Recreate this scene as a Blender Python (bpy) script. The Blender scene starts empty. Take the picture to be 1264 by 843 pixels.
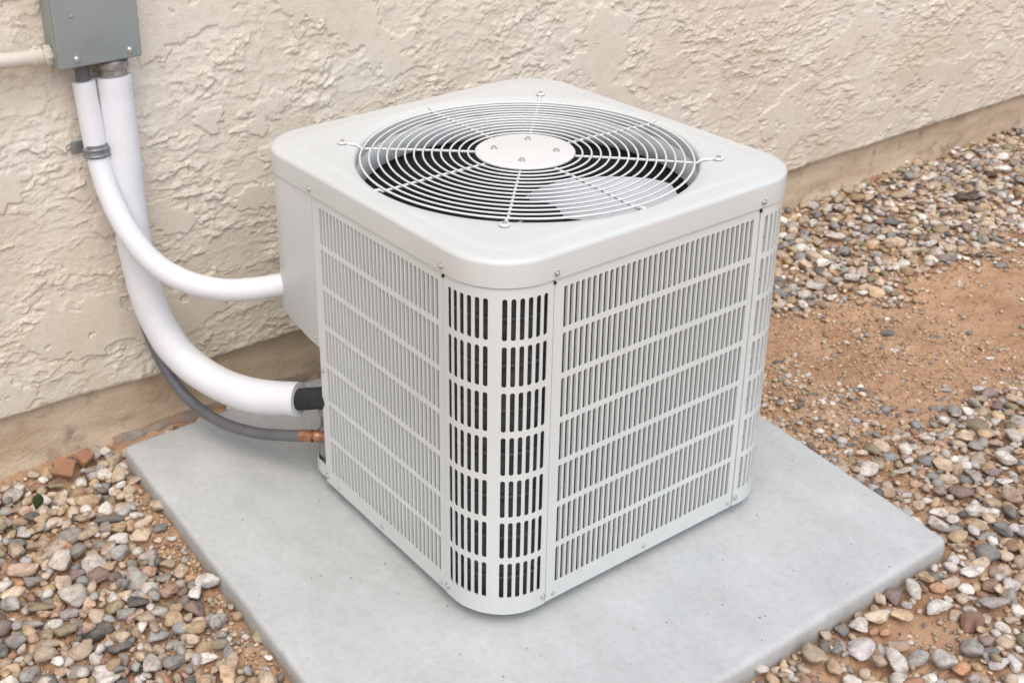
import bpy, bmesh, math, random
import numpy as np
from mathutils import Vector, Matrix

# ------------------------------------------------------------------ camera, sky, sun, exposure
scene = bpy.context.scene
C = scene.collection
R = math.radians
cam_d = bpy.data.cameras.new('camera'); cam = bpy.data.objects.new('camera', cam_d); C.objects.link(cam)
CAM = Vector((-1.18196, -1.48738, 1.68838)); YAW, PITCH, ROLL = 0.57858, 0.40499, -0.0285
fw = Vector((math.cos(PITCH)*math.sin(YAW), math.cos(PITCH)*math.cos(YAW), -math.sin(PITCH)))
r0 = Vector((math.cos(YAW), -math.sin(YAW), 0)); u0 = r0.cross(fw)
rt = r0*math.cos(ROLL) + u0*math.sin(ROLL); up = -r0*math.sin(ROLL) + u0*math.cos(ROLL)
cam.matrix_world = Matrix(((rt.x, up.x, -fw.x, CAM.x), (rt.y, up.y, -fw.y, CAM.y), (rt.z, up.z, -fw.z, CAM.z), (0, 0, 0, 1)))
cam_d.sensor_width = 36.0; cam_d.sensor_fit = 'HORIZONTAL'; cam_d.lens = 1523.42/1264*36
cam_d.shift_x = 154.17/1264; cam_d.shift_y = -151.21/1264
cam_d.clip_start = 0.05; cam_d.clip_end = 500
cam_d.dof.use_dof = True; cam_d.dof.focus_distance = 2.26; cam_d.dof.aperture_fstop = 8.0
scene.camera = cam

SUN_EL, SUN_AZ = R(59), R(208)      # azimuth: compass bearing the light comes from (0 = +Y, 90 = +X)
world = bpy.data.worlds.new('World'); scene.world = world; world.use_nodes = True
wn = world.node_tree; bg = wn.nodes['Background']
sky = wn.nodes.new('ShaderNodeTexSky'); sky.sky_type = 'NISHITA'; sky.sun_disc = False
sky.sun_elevation = SUN_EL; sky.sun_rotation = SUN_AZ
sky.air_density = 1.0; sky.dust_density = 3.2; sky.ozone_density = 0.8
wn.links.new(sky.outputs[0], bg.inputs[0]); bg.inputs[1].default_value = 0.135
sun_d = bpy.data.lights.new('sun', 'SUN'); sun = bpy.data.objects.new('sun', sun_d); C.objects.link(sun)
sun_d.energy = 1.0; sun_d.angle = R(70); sun_d.color = (1.0, 0.985, 0.90)
sdir = Vector((math.sin(SUN_AZ)*math.cos(SUN_EL), math.cos(SUN_AZ)*math.cos(SUN_EL), math.sin(SUN_EL)))
sun.rotation_euler = sdir.to_track_quat('Z', 'Y').to_euler(); sun.location = (-1, -3, 4)
scene.view_settings.view_transform = 'Standard'; scene.view_settings.look = 'None'
scene.view_settings.exposure = 0.52; scene.view_settings.gamma = 1.0
scene.render.engine = 'CYCLES'
scene.cycles.max_bounces = 8; scene.cycles.diffuse_bounces = 4
scene.cycles.use_denoising = True; scene.cycles.denoiser = 'OPENIMAGEDENOISE'
scene.cycles.denoising_input_passes = 'RGB_ALBEDO_NORMAL'; scene.cycles.denoising_prefilter = 'NONE'

# ------------------------------------------------------------------ helpers
random.seed(7); rng = np.random.default_rng(11)

def tag(o, label=None, cat=None, group=None, kind=None):
    if label: o['label'] = label
    if cat: o['category'] = cat
    if group: o['group'] = group
    if kind: o['kind'] = kind
    return o

def empty(name, loc=(0, 0, 0)):
    o = bpy.data.objects.new(name, None); C.objects.link(o); o.location = loc; o.empty_display_size = .05
    return o

def link(name, me, parent=None):
    o = bpy.data.objects.new(name, me); C.objects.link(o)
    if parent:
        o.parent = parent
        p = parent; off = Vector()
        while p: off += p.location; p = p.parent
        o.location = -off            # meshes are written in world coordinates
    return o

def mesh(name, V, F, m, parent=None, smooth=True, angle=None):
    me = bpy.data.meshes.new(name)
    me.from_pydata([tuple(map(float, v)) for v in V], [], [tuple(map(int, f)) for f in F])
    ms = m if isinstance(m, (list, tuple)) else [m]
    for k in ms: me.materials.append(k)
    me.validate(); 
    bm = bmesh.new(); bm.from_mesh(me); bmesh.ops.remove_doubles(bm, verts=bm.verts, dist=1e-6)
    bmesh.ops.recalc_face_normals(bm, faces=bm.faces); bm.to_mesh(me); bm.free()
    if smooth:
        me.polygons.foreach_set('use_smooth', [True]*len(me.polygons))
        if angle is not None: me.set_sharp_from_angle(angle=R(angle))
    me.update()
    return link(name, me, parent)

def mesh_np(name, V, F, m, parent=None, mi=None):
    """big triangle or quad meshes straight from arrays"""
    V = np.asarray(V, np.float32); F = np.asarray(F, np.int32); n, k = F.shape
    me = bpy.data.meshes.new(name)
    me.vertices.add(len(V)); me.vertices.foreach_set('co', V.ravel())
    me.loops.add(n*k); me.loops.foreach_set('vertex_index', F.ravel())
    me.polygons.add(n); me.polygons.foreach_set('loop_start', np.arange(n, dtype=np.int32)*k)
    for q in (m if isinstance(m, (list, tuple)) else [m]): me.materials.append(q)
    if mi is not None: me.polygons.foreach_set('material_index', np.asarray(mi, np.int32))
    me.polygons.foreach_set('use_smooth', np.ones(n, bool))
    me.update(calc_edges=True)
    return link(name, me, parent)

def grid_faces(nu, nv):
    i = np.arange(nu-1)[:, None]*nv + np.arange(nv-1)[None, :]
    i = i.ravel()
    return np.stack([i, i+nv, i+nv+1, i+1], 1)

def _hash(ix, iy, s):
    h = (ix.astype(np.int64)*374761393 + iy.astype(np.int64)*668265263 + s*2147483647) & 0xFFFFFFFF
    h = ((h ^ (h >> 13))*1274126177) & 0xFFFFFFFF
    return ((h ^ (h >> 16)) & 0xFFFF)/65535.0

def noise2(x, y, s=0):
    x = np.asarray(x, float); y = np.asarray(y, float)
    ix = np.floor(x); iy = np.floor(y); fx = x-ix; fy = y-iy
    ix = ix.astype(np.int64); iy = iy.astype(np.int64)
    def g(a, b):
        t = _hash(ix+a, iy+b, s)*2*math.pi
        return np.cos(t)*(fx-a) + np.sin(t)*(fy-b)
    u = fx*fx*fx*(fx*(fx*6-15)+10); v = fy*fy*fy*(fy*(fy*6-15)+10)
    a = g(0, 0)*(1-u) + g(1, 0)*u; b = g(0, 1)*(1-u) + g(1, 1)*u
    return (a*(1-v) + b*v)*1.5

def fbm(x, y, s=0, o=4, lac=2.03, gain=.5):
    t = 0; a = 1.0
    for k in range(o):
        t = t + a*noise2(x, y, s+17*k); x = x*lac+3.1; y = y*lac+1.7; a *= gain
    return t

def sstep(a, b, x):
    t = np.clip((np.asarray(x, float)-a)/(b-a), 0, 1); return t*t*(3-2*t)

def box_vf(x0, x1, y0, y1, z0, z1):
    V = [(x, y, z) for x in (x0, x1) for y in (y0, y1) for z in (z0, z1)]
    F = [(0, 1, 3, 2), (4, 6, 7, 5), (0, 4, 5, 1), (2, 3, 7, 6), (0, 2, 6, 4), (1, 5, 7, 3)]
    return V, F

def bevel_box(name, x0, x1, y0, y1, z0, z1, m, parent=None, bev=.004, seg=3):
    V, F = box_vf(x0, x1, y0, y1, z0, z1)
    me = bpy.data.meshes.new(name); me.from_pydata(V, [], F); me.materials.append(m)
    bm = bmesh.new(); bm.from_mesh(me); bmesh.ops.recalc_face_normals(bm, faces=bm.faces)
    bmesh.ops.bevel(bm, geom=bm.edges[:], offset=bev, segments=seg, profile=.5, affect='EDGES')
    bm.to_mesh(me); bm.free()
    me.polygons.foreach_set('use_smooth', [True]*len(me.polygons)); me.set_sharp_from_angle(angle=R(40))
    return link(name, me, parent)

def spline(P, n=12):
    P = [np.array(q, float) for q in P]; P = [2*P[0]-P[1]] + P + [2*P[-1]-P[-2]]; out = []
    for i in range(1, len(P)-2):
        for k in range(n):
            t = k/n
            out.append(.5*(2*P[i] + (P[i+1]-P[i-1])*t + (2*P[i-1]-5*P[i]+4*P[i+1]-P[i+2])*t*t + (3*P[i]-P[i-1]-3*P[i+1]+P[i+2])*t**3))
    out.append(P[-2]); return np.array(out)

def tube_vf(P, rad, sides=20, bore=None, closed=False):
    """round tube along points; bore > 0 leaves an open hole of that radius at both ends (a sleeve with thickness)"""
    P = np.asarray(P, float); n = len(P); rad = np.broadcast_to(np.asarray(rad, float), (n,))
    T = np.gradient(P, axis=0) if not closed else np.roll(P, -1, 0)-np.roll(P, 1, 0)
    T /= np.linalg.norm(T, axis=1)[:, None]
    a = np.array([0, 0, 1.0]) if abs(T[0][2]) < .9 else np.array([1.0, 0, 0])
    N = np.cross(T[0], a); N /= np.linalg.norm(N); V = []; F = []
    ang = np.arange(sides)*2*math.pi/sides
    rings = []
    for i in range(n):
        N = N - T[i]*(N@T[i]); N /= np.linalg.norm(N); B = np.cross(T[i], N)
        rings.append((P[i], N.copy(), B))
        for t in ang: V.append(P[i] + rad[i]*(math.cos(t)*N + math.sin(t)*B))
    m = n if closed else n-1
    for i in range(m):
        for k in range(sides):
            a0 = i*sides+k; a1 = i*sides+(k+1) % sides; b0 = ((i+1) % n)*sides+k; b1 = ((i+1) % n)*sides+(k+1) % sides
            F.append((a0, a1, b1, b0))
    if not closed:
        for e, i in ((0, 0), (1, n-1)):
            c, N, B = rings[i]
            if bore:
                o = len(V)
                for t in ang: V.append(c + bore*(math.cos(t)*N + math.sin(t)*B))
                s = T[i]*(1 if e == 0 else -1)*.03
                for t in ang: V.append(c + s + bore*(math.cos(t)*N + math.sin(t)*B))
                for k in range(sides):
                    k1 = (k+1) % sides
                    F.append((i*sides+k, o+k, o+k1, i*sides+k1)); F.append((o+k, o+sides+k, o+sides+k1, o+k1))
            else:
                F.append(tuple(range(i*sides, i*sides+sides)))
    return V, F

def lathe_vf(c, prof, axis='z', sides=16, cap=True):
    """profile of (radius, height) pairs turned about an axis through c"""
    V = []; F = []
    for r, h in prof:
        for k in range(sides):
            t = 2*math.pi*k/sides; a, b = r*math.cos(t), r*math.sin(t)
            V.append({'z': (c[0]+a, c[1]+b, c[2]+h), 'x': (c[0]+h, c[1]+a, c[2]+b), 'y': (c[0]+a, c[1]+h, c[2]+b)}[axis])
    for i in range(len(prof)-1):
        for k in range(sides):
            k1 = (k+1) % sides; F.append((i*sides+k, i*sides+k1, (i+1)*sides+k1, (i+1)*sides+k))
    if cap:
        F.append(tuple(range(sides))); F.append(tuple(range((len(prof)-1)*sides, len(prof)*sides)))
    return V, F

# ------------------------------------------------------------------ materials
def nodes(m):
    m.use_nodes = True; nt = m.node_tree; return nt, nt.nodes, nt.links, nt.nodes['Principled BSDF']

def noise_node(N, L, scale, detail=4, rough=.55, vec=None, stretch=None):
    n = N.new('ShaderNodeTexNoise'); n.inputs['Scale'].default_value = scale
    n.inputs['Detail'].default_value = detail; n.inputs['Roughness'].default_value = rough
    if vec is not None:
        if stretch:
            mp = N.new('ShaderNodeMapping'); mp.inputs['Scale'].default_value = stretch; L.new(vec, mp.inputs[0]); vec = mp.outputs[0]
        L.new(vec, n.inputs['Vector'])
    return n

def ramp(N, L, fac, stops):
    r = N.new('ShaderNodeValToRGB'); L.new(fac, r.inputs[0])
    while len(r.color_ramp.elements) < len(stops): r.color_ramp.elements.new(.5)
    for e, (p, c) in zip(r.color_ramp.elements, stops): e.position = p; e.color = (*c, 1) if len(c) == 3 else c
    return r

def mixc(N, L, fac, a, b, mode='MIX'):
    m = N.new('ShaderNodeMix'); m.data_type = 'RGBA'; m.blend_type = mode
    for s, v in ((m.inputs[0], fac), (m.inputs[6], a), (m.inputs[7], b)):
        if hasattr(v, 'links'): L.new(v, s)
        elif isinstance(v, (int, float)): s.default_value = v
        else: s.default_value = (*v, 1)
    return m.outputs[2]

def surf(name, cols, scale=8, rough=.6, bump=0, bscale=200, metal=0, detail=5, spots=None, stretch=None, spec=.5, bdist=.002, lo=.32, hi=.68):
    m = bpy.data.materials.new(name); nt, N, L, B = nodes(m)
    pos = N.new('ShaderNodeNewGeometry').outputs['Position']
    n = noise_node(N, L, scale, detail, .6, pos, stretch)
    k = len(cols)
    col = ramp(N, L, n.outputs[0], [(lo+(hi-lo)*i/max(1, k-1), c) for i, c in enumerate(cols)]).outputs[0]
    if spots:
        for (sc, lo_, hi_, c, amt) in spots:
            s = noise_node(N, L, sc, 3, .6, pos)
            mr = N.new('ShaderNodeMapRange'); mr.inputs[1].default_value = lo_; mr.inputs[2].default_value = hi_; mr.inputs[4].default_value = amt
            L.new(s.outputs[0], mr.inputs[0]); col = mixc(N, L, mr.outputs[0], col, c)
    L.new(col, B.inputs['Base Color'])
    B.inputs['Roughness'].default_value = rough; B.inputs['Metallic'].default_value = metal
    B.inputs['Specular IOR Level'].default_value = spec
    if bump:
        b = noise_node(N, L, bscale, 4, .6, pos); bp = N.new('ShaderNodeBump'); bp.inputs['Strength'].default_value = bump
        bp.inputs['Distance'].default_value = bdist; L.new(b.outputs[0], bp.inputs['Height']); L.new(bp.outputs[0], B.inputs['Normal'])
    return m

def stone_mat(name, cols):
    m = bpy.data.materials.new(name); nt, N, L, B = nodes(m)
    g = N.new('ShaderNodeNewGeometry'); oi = N.new('ShaderNodeObjectInfo')
    ad = N.new('ShaderNodeMath'); ad.operation = 'ADD'; L.new(g.outputs['Random Per Island'], ad.inputs[0]); L.new(oi.outputs['Random'], ad.inputs[1])
    fr = N.new('ShaderNodeMath'); fr.operation = 'FRACT'; L.new(ad.outputs[0], fr.inputs[0])
    f2 = N.new('ShaderNodeMath'); f2.operation = 'MULTIPLY'; f2.inputs[1].default_value = 7.3; L.new(fr.outputs[0], f2.inputs[0])
    f3 = N.new('ShaderNodeMath'); f3.operation = 'FRACT'; L.new(f2.outputs[0], f3.inputs[0])
    pos = g.outputs['Position']
    n = noise_node(N, L, 48, 7, .68, pos, (1, 1, 1.7)); n2 = noise_node(N, L, 300, 4, .75, pos)
    col = ramp(N, L, fr.outputs[0], [(i/(len(cols)-1), c) for i, c in enumerate(cols)]).outputs[0]
    v = ramp(N, L, f3.outputs[0], [(0, (.86, .86, .85)), (1, (1.38, 1.38, 1.36))]).outputs[0]; col = mixc(N, L, 1.0, col, v, 'MULTIPLY')
    d = ramp(N, L, n.outputs[0], [(.34, (.40, .36, .33)), (.45, (.84, .82, .80)), (.55, (1, 1, 1)), (.7, (1.3, 1.27, 1.22))]).outputs[0]
    col = mixc(N, L, .85, col, d, 'MULTIPLY')
    sp = ramp(N, L, n2.outputs[0], [(.32, (.42, .40, .38)), (.46, (1, 1, 1)), (.58, (1, 1, 1)), (.70, (1.35, 1.35, 1.33))]).outputs[0]
    col = mixc(N, L, .8, col, sp, 'MULTIPLY')
    dust = noise_node(N, L, 30, 5, .65, pos)
    mr = N.new('ShaderNodeMapRange'); mr.inputs[1].default_value = .46; mr.inputs[2].default_value = .72; mr.inputs[4].default_value = .6
    L.new(dust.outputs[0], mr.inputs[0]); col = mixc(N, L, mr.outputs[0], col, (.36, .25, .17))
    L.new(col, B.inputs['Base Color']); B.inputs['Roughness'].default_value = .72; B.inputs['Specular IOR Level'].default_value = .4
    bp = N.new('ShaderNodeBump'); bp.inputs['Strength'].default_value = .9; bp.inputs['Distance'].default_value = .002
    b = noise_node(N, L, 170, 6, .7, pos); L.new(b.outputs[0], bp.inputs['Height']); L.new(bp.outputs[0], B.inputs['Normal'])
    return m

def splash(m, z_hi, z_lo, amt, c):
    """dust thrown up from the ground, thinning out with height"""
    nt, N, L, B = nodes(m); pos = N.new('ShaderNodeNewGeometry').outputs['Position']; sx = N.new('ShaderNodeSeparateXYZ'); L.new(pos, sx.inputs[0])
    mr = N.new('ShaderNodeMapRange'); mr.inputs[1].default_value = z_hi; mr.inputs[2].default_value = z_lo; mr.inputs[4].default_value = amt; L.new(sx.outputs[2], mr.inputs[0])
    nn = noise_node(N, L, 35, 6, .7, pos); mu = N.new('ShaderNodeMath'); mu.operation = 'MULTIPLY'; L.new(mr.outputs[0], mu.inputs[0]); L.new(nn.outputs[0], mu.inputs[1])
    src = B.inputs['Base Color'].links[0].from_socket; L.new(mixc(N, L, mu.outputs[0], src, c), B.inputs['Base Color'])

PAINT = surf('off_white_enamel', [(.63, .665, .65), (.66, .695, .68), (.68, .715, .70)], 3, .42, .06, 900, spots=[(14, .58, .8, (.50, .47, .42), .18)])
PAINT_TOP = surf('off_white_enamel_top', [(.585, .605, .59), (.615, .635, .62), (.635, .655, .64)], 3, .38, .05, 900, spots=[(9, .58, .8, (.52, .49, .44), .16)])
splash(PAINT, .16, .0, .30, (.42, .36, .29))
WIRE = surf('coated_wire', [(.68, .685, .67), (.72, .725, .71)], 10, .4)
BLADE = surf('fan_blade_metal', [(.60, .63, .67), (.68, .71, .745)], 6, .5)
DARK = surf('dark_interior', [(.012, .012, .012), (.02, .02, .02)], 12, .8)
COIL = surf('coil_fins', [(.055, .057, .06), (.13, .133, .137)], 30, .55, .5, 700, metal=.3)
STEEL = surf('zinc_screw', [(.55, .55, .54), (.72, .72, .71)], 400, .32, metal=.9)
STEEL_DULL = surf('dull_zinc_screw', [(.45, .45, .43), (.6, .6, .58)], 400, .45, metal=.5)
FOAM = surf('white_pipe_insulation', [(.69, .70, .73), (.73, .74, .77), (.75, .76, .785)], 9, .55, .12, 60, bdist=.004, spots=[(30, .62, .8, (.62, .58, .52), .12)])
BLACK_FOAM = surf('black_foam', [(.012, .012, .013), (.03, .03, .032)], 60, .7, .4, 500)
GREY_PVC = surf('grey_flexible_conduit', [(.11, .11, .12), (.155, .155, .165)], 14, .45, .05, 300)
COPPER = surf('copper_fitting', [(.24, .11, .065), (.42, .21, .13), (.52, .29, .19)], 70, .45, .1, 300, metal=.7)
CREAM = surf('cream_painted_conduit', [(.58, .53, .45), (.66, .61, .54)], 12, .55, .15, 250)
BOX_PAINT = surf('grey_box_paint', [(.235, .265, .265), (.265, .295, .295), (.29, .32, .32)], 7, .42, .06, 500, spots=[(60, .68, .76, (.12, .13, .12), .4)])
BOX_METAL = surf('weathered_fitting', [(.16, .15, .15), (.30, .28, .27), (.42, .40, .38)], 40, .5, .2, 300, metal=.3)
CLAMP = surf('galvanised_clamp', [(.20, .22, .23), (.32, .34, .35)], 60, .42, metal=.5)
def concrete_mat():
    m = bpy.data.materials.new('pad_concrete'); nt, N, L, B = nodes(m)
    pos = N.new('ShaderNodeNewGeometry').outputs['Position']
    n = noise_node(N, L, 4.5, 9, .62, pos)
    col = ramp(N, L, n.outputs[0], [(.32, (.46, .478, .476)), (.5, (.50, .517, .515)), (.68, (.53, .545, .542))]).outputs[0]
    n2 = noise_node(N, L, 60, 6, .7, pos); t = ramp(N, L, n2.outputs[0], [(.3, (.90, .90, .89)), (.5, (1, 1, 1)), (.7, (1.05, 1.05, 1.05))]).outputs[0]
    col = mixc(N, L, 1.0, col, t, 'MULTIPLY')
    st = noise_node(N, L, 11, 6, .65, pos, (1.0, .35, 1.0)); tt = ramp(N, L, st.outputs[0], [(.35, (.93, .93, .92)), (.55, (1, 1, 1)), (.68, (1.04, 1.04, 1.045))]).outputs[0]
    col = mixc(N, L, 1.0, col, tt, 'MULTIPLY')
    vo = N.new('ShaderNodeTexVoronoi'); vo.inputs['Scale'].default_value = 34; L.new(pos, vo.inputs['Vector'])
    lt = N.new('ShaderNodeMapRange'); lt.inputs[1].default_value = .095; lt.inputs[2].default_value = .055; L.new(vo.outputs['Distance'], lt.inputs[0])
    sc = N.new('ShaderNodeSeparateColor'); L.new(vo.outputs['Color'], sc.inputs[0])
    gt = N.new('ShaderNodeMath'); gt.operation = 'GREATER_THAN'; gt.inputs[1].default_value = .80; L.new(sc.outputs[0], gt.inputs[0])
    pit = N.new('ShaderNodeMath'); pit.operation = 'MULTIPLY'; L.new(lt.outputs[0], pit.inputs[0]); L.new(gt.outputs[0], pit.inputs[1])
    col = mixc(N, L, pit.outputs[0], col, (.22, .22, .21))
    # soil splashed on the lower part of the sides
    sx = N.new('ShaderNodeSeparateXYZ'); L.new(pos, sx.inputs[0])
    mr = N.new('ShaderNodeMapRange'); mr.inputs[1].default_value = -.03; mr.inputs[2].default_value = -.085; mr.inputs[4].default_value = 1.3
    L.new(sx.outputs[2], mr.inputs[0]); nn = noise_node(N, L, 26, 5, .65, pos); mu = N.new('ShaderNodeMath'); mu.operation = 'MULTIPLY'
    L.new(mr.outputs[0], mu.inputs[0]); L.new(nn.outputs[0], mu.inputs[1]); col = mixc(N, L, mu.outputs[0], col, (.33, .27, .20))
    L.new(col, B.inputs['Base Color']); B.inputs['Roughness'].default_value = .82; B.inputs['Specular IOR Level'].default_value = .3
    ad = N.new('ShaderNodeMath'); ad.operation = 'SUBTRACT'; b = noise_node(N, L, 300, 5, .7, pos); L.new(b.outputs[0], ad.inputs[0]); L.new(pit.outputs[0], ad.inputs[1])
    bp = N.new('ShaderNodeBump'); bp.inputs['Strength'].default_value = .5; bp.inputs['Distance'].default_value = .0012; L.new(ad.outputs[0], bp.inputs['Height']); L.new(bp.outputs[0], B.inputs['Normal'])
    return m
CONCRETE = concrete_mat()
FOUND = surf('foundation_concrete', [(.44, .32, .215), (.57, .445, .315), (.65, .535, .405)], 7, .9, .9, 120, bdist=.004, detail=8, spec=.2, stretch=(.5, 1, 1.6),
             spots=[(13, .56, .68, (.20, .15, .13), .5), (6, .58, .72, (.40, .22, .14), .45)])
FOOTING = surf('footing_concrete', [(.20, .17, .14), (.30, .26, .22), (.37, .33, .29)], 30, .9, .9, 120, bdist=.005, spots=[(16, .46, .6, (.36, .21, .13), .75)])
SOIL = surf('sandy_soil', [(.37, .22, .125), (.47, .29, .175), (.55, .36, .235)], 7, .95, 1.0, 220, bdist=.004, detail=9, spec=.15,
            spots=[(330, .60, .70, (.52, .42, .32), .55), (260, .64, .72, (.16, .11, .08), .6), (2.2, .5, .7, (.40, .27, .18), .5)])
BRICK = surf('broken_brick', [(.30, .15, .085), (.38, .20, .12)], 40, .9, .7, 300)
LEAF = surf('green_leaf', [(.03, .065, .022), (.05, .09, .03)], 90, .5)
STONE = {
    'white': stone_mat('white_stone', [(.54, .50, .45), (.66, .62, .57), (.60, .58, .56)]),
    'beige': stone_mat('beige_stone', [(.46, .36, .26), (.54, .44, .33), (.50, .40, .32)]),
    'tan': stone_mat('tan_stone', [(.44, .32, .19), (.50, .37, .24), (.42, .31, .21)]),
    'salmon': stone_mat('salmon_stone', [(.46, .31, .23), (.52, .37, .29), (.44, .32, .25)]),
    'orange': stone_mat('orange_stone', [(.42, .22, .12), (.47, .28, .17)]),
    'rust': stone_mat('rust_brown_stone', [(.26, .15, .11), (.32, .17, .11), (.24, .17, .14)]),
    'purple': stone_mat('purple_brown_stone', [(.20, .145, .135), (.26, .20, .19), (.24, .17, .155)]),
    'lilac': stone_mat('lilac_grey_stone', [(.44, .41, .40), (.52, .48, .47), (.42, .40, .40)]),
    'grey': stone_mat('grey_stone', [(.26, .25, .24), (.36, .35, .33), (.31, .30, .29)]),
    'slate': stone_mat('slate_grey_stone', [(.18, .185, .185), (.25, .255, .255), (.22, .225, .215)]),
    'dark': stone_mat('dark_grey_stone', [(.10, .10, .10), (.16, .155, .15), (.13, .125, .12)]),
    'olive': stone_mat('olive_brown_stone', [(.25, .21, .13), (.31, .26, .17), (.27, .25, .18)]),
    'black': stone_mat('black_stone', [(.025, .025, .027), (.05, .048, .045)]),
}

def stucco_mat():
    m = bpy.data.materials.new('stucco'); nt, N, L, B = nodes(m)
    pos = N.new('ShaderNodeNewGeometry').outputs['Position']
    n = noise_node(N, L, 3.0, 6, .6, pos)
    col = ramp(N, L, n.outputs[0], [(.34, (.73, .66, .55)), (.5, (.78, .715, .615)), (.66, (.80, .75, .67))]).outputs[0]
    n2 = noise_node(N, L, 40, 5, .65, pos)
    t = ramp(N, L, n2.outputs[0], [(.3, (.88, .86, .83)), (.5, (1, 1, 1)), (.7, (1.05, 1.04, 1.03))]).outputs[0]
    col = mixc(N, L, .8, col, t, 'MULTIPLY')
    # rain splash: dust on the lowest half metre, broken up by noise
    sx = N.new('ShaderNodeSeparateXYZ'); L.new(pos, sx.inputs[0])
    mr = N.new('ShaderNodeMapRange'); mr.inputs[1].default_value = .95; mr.inputs[2].default_value = .05; mr.inputs[4].default_value = .72
    L.new(sx.outputs[2], mr.inputs[0])
    nn = noise_node(N, L, 5, 5, .6, pos); mu = N.new('ShaderNodeMath'); mu.operation = 'MULTIPLY'
    L.new(mr.outputs[0], mu.inputs[0]); L.new(nn.outputs[0], mu.inputs[1])
    col = mixc(N, L, mu.outputs[0], col, (.52, .42, .29))
    L.new(col, B.inputs['Base Color']); B.inputs['Roughness'].default_value = .9; B.inputs['Specular IOR Level'].default_value = .25
    b = noise_node(N, L, 190, 6, .7, pos); bp = N.new('ShaderNodeBump'); bp.inputs['Strength'].default_value = .8; bp.inputs['Distance'].default_value = .0035
    L.new(b.outputs[0], bp.inputs['Height']); L.new(bp.outputs[0], B.inputs['Normal'])
    return m
STUCCO = stucco_mat()

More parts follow.
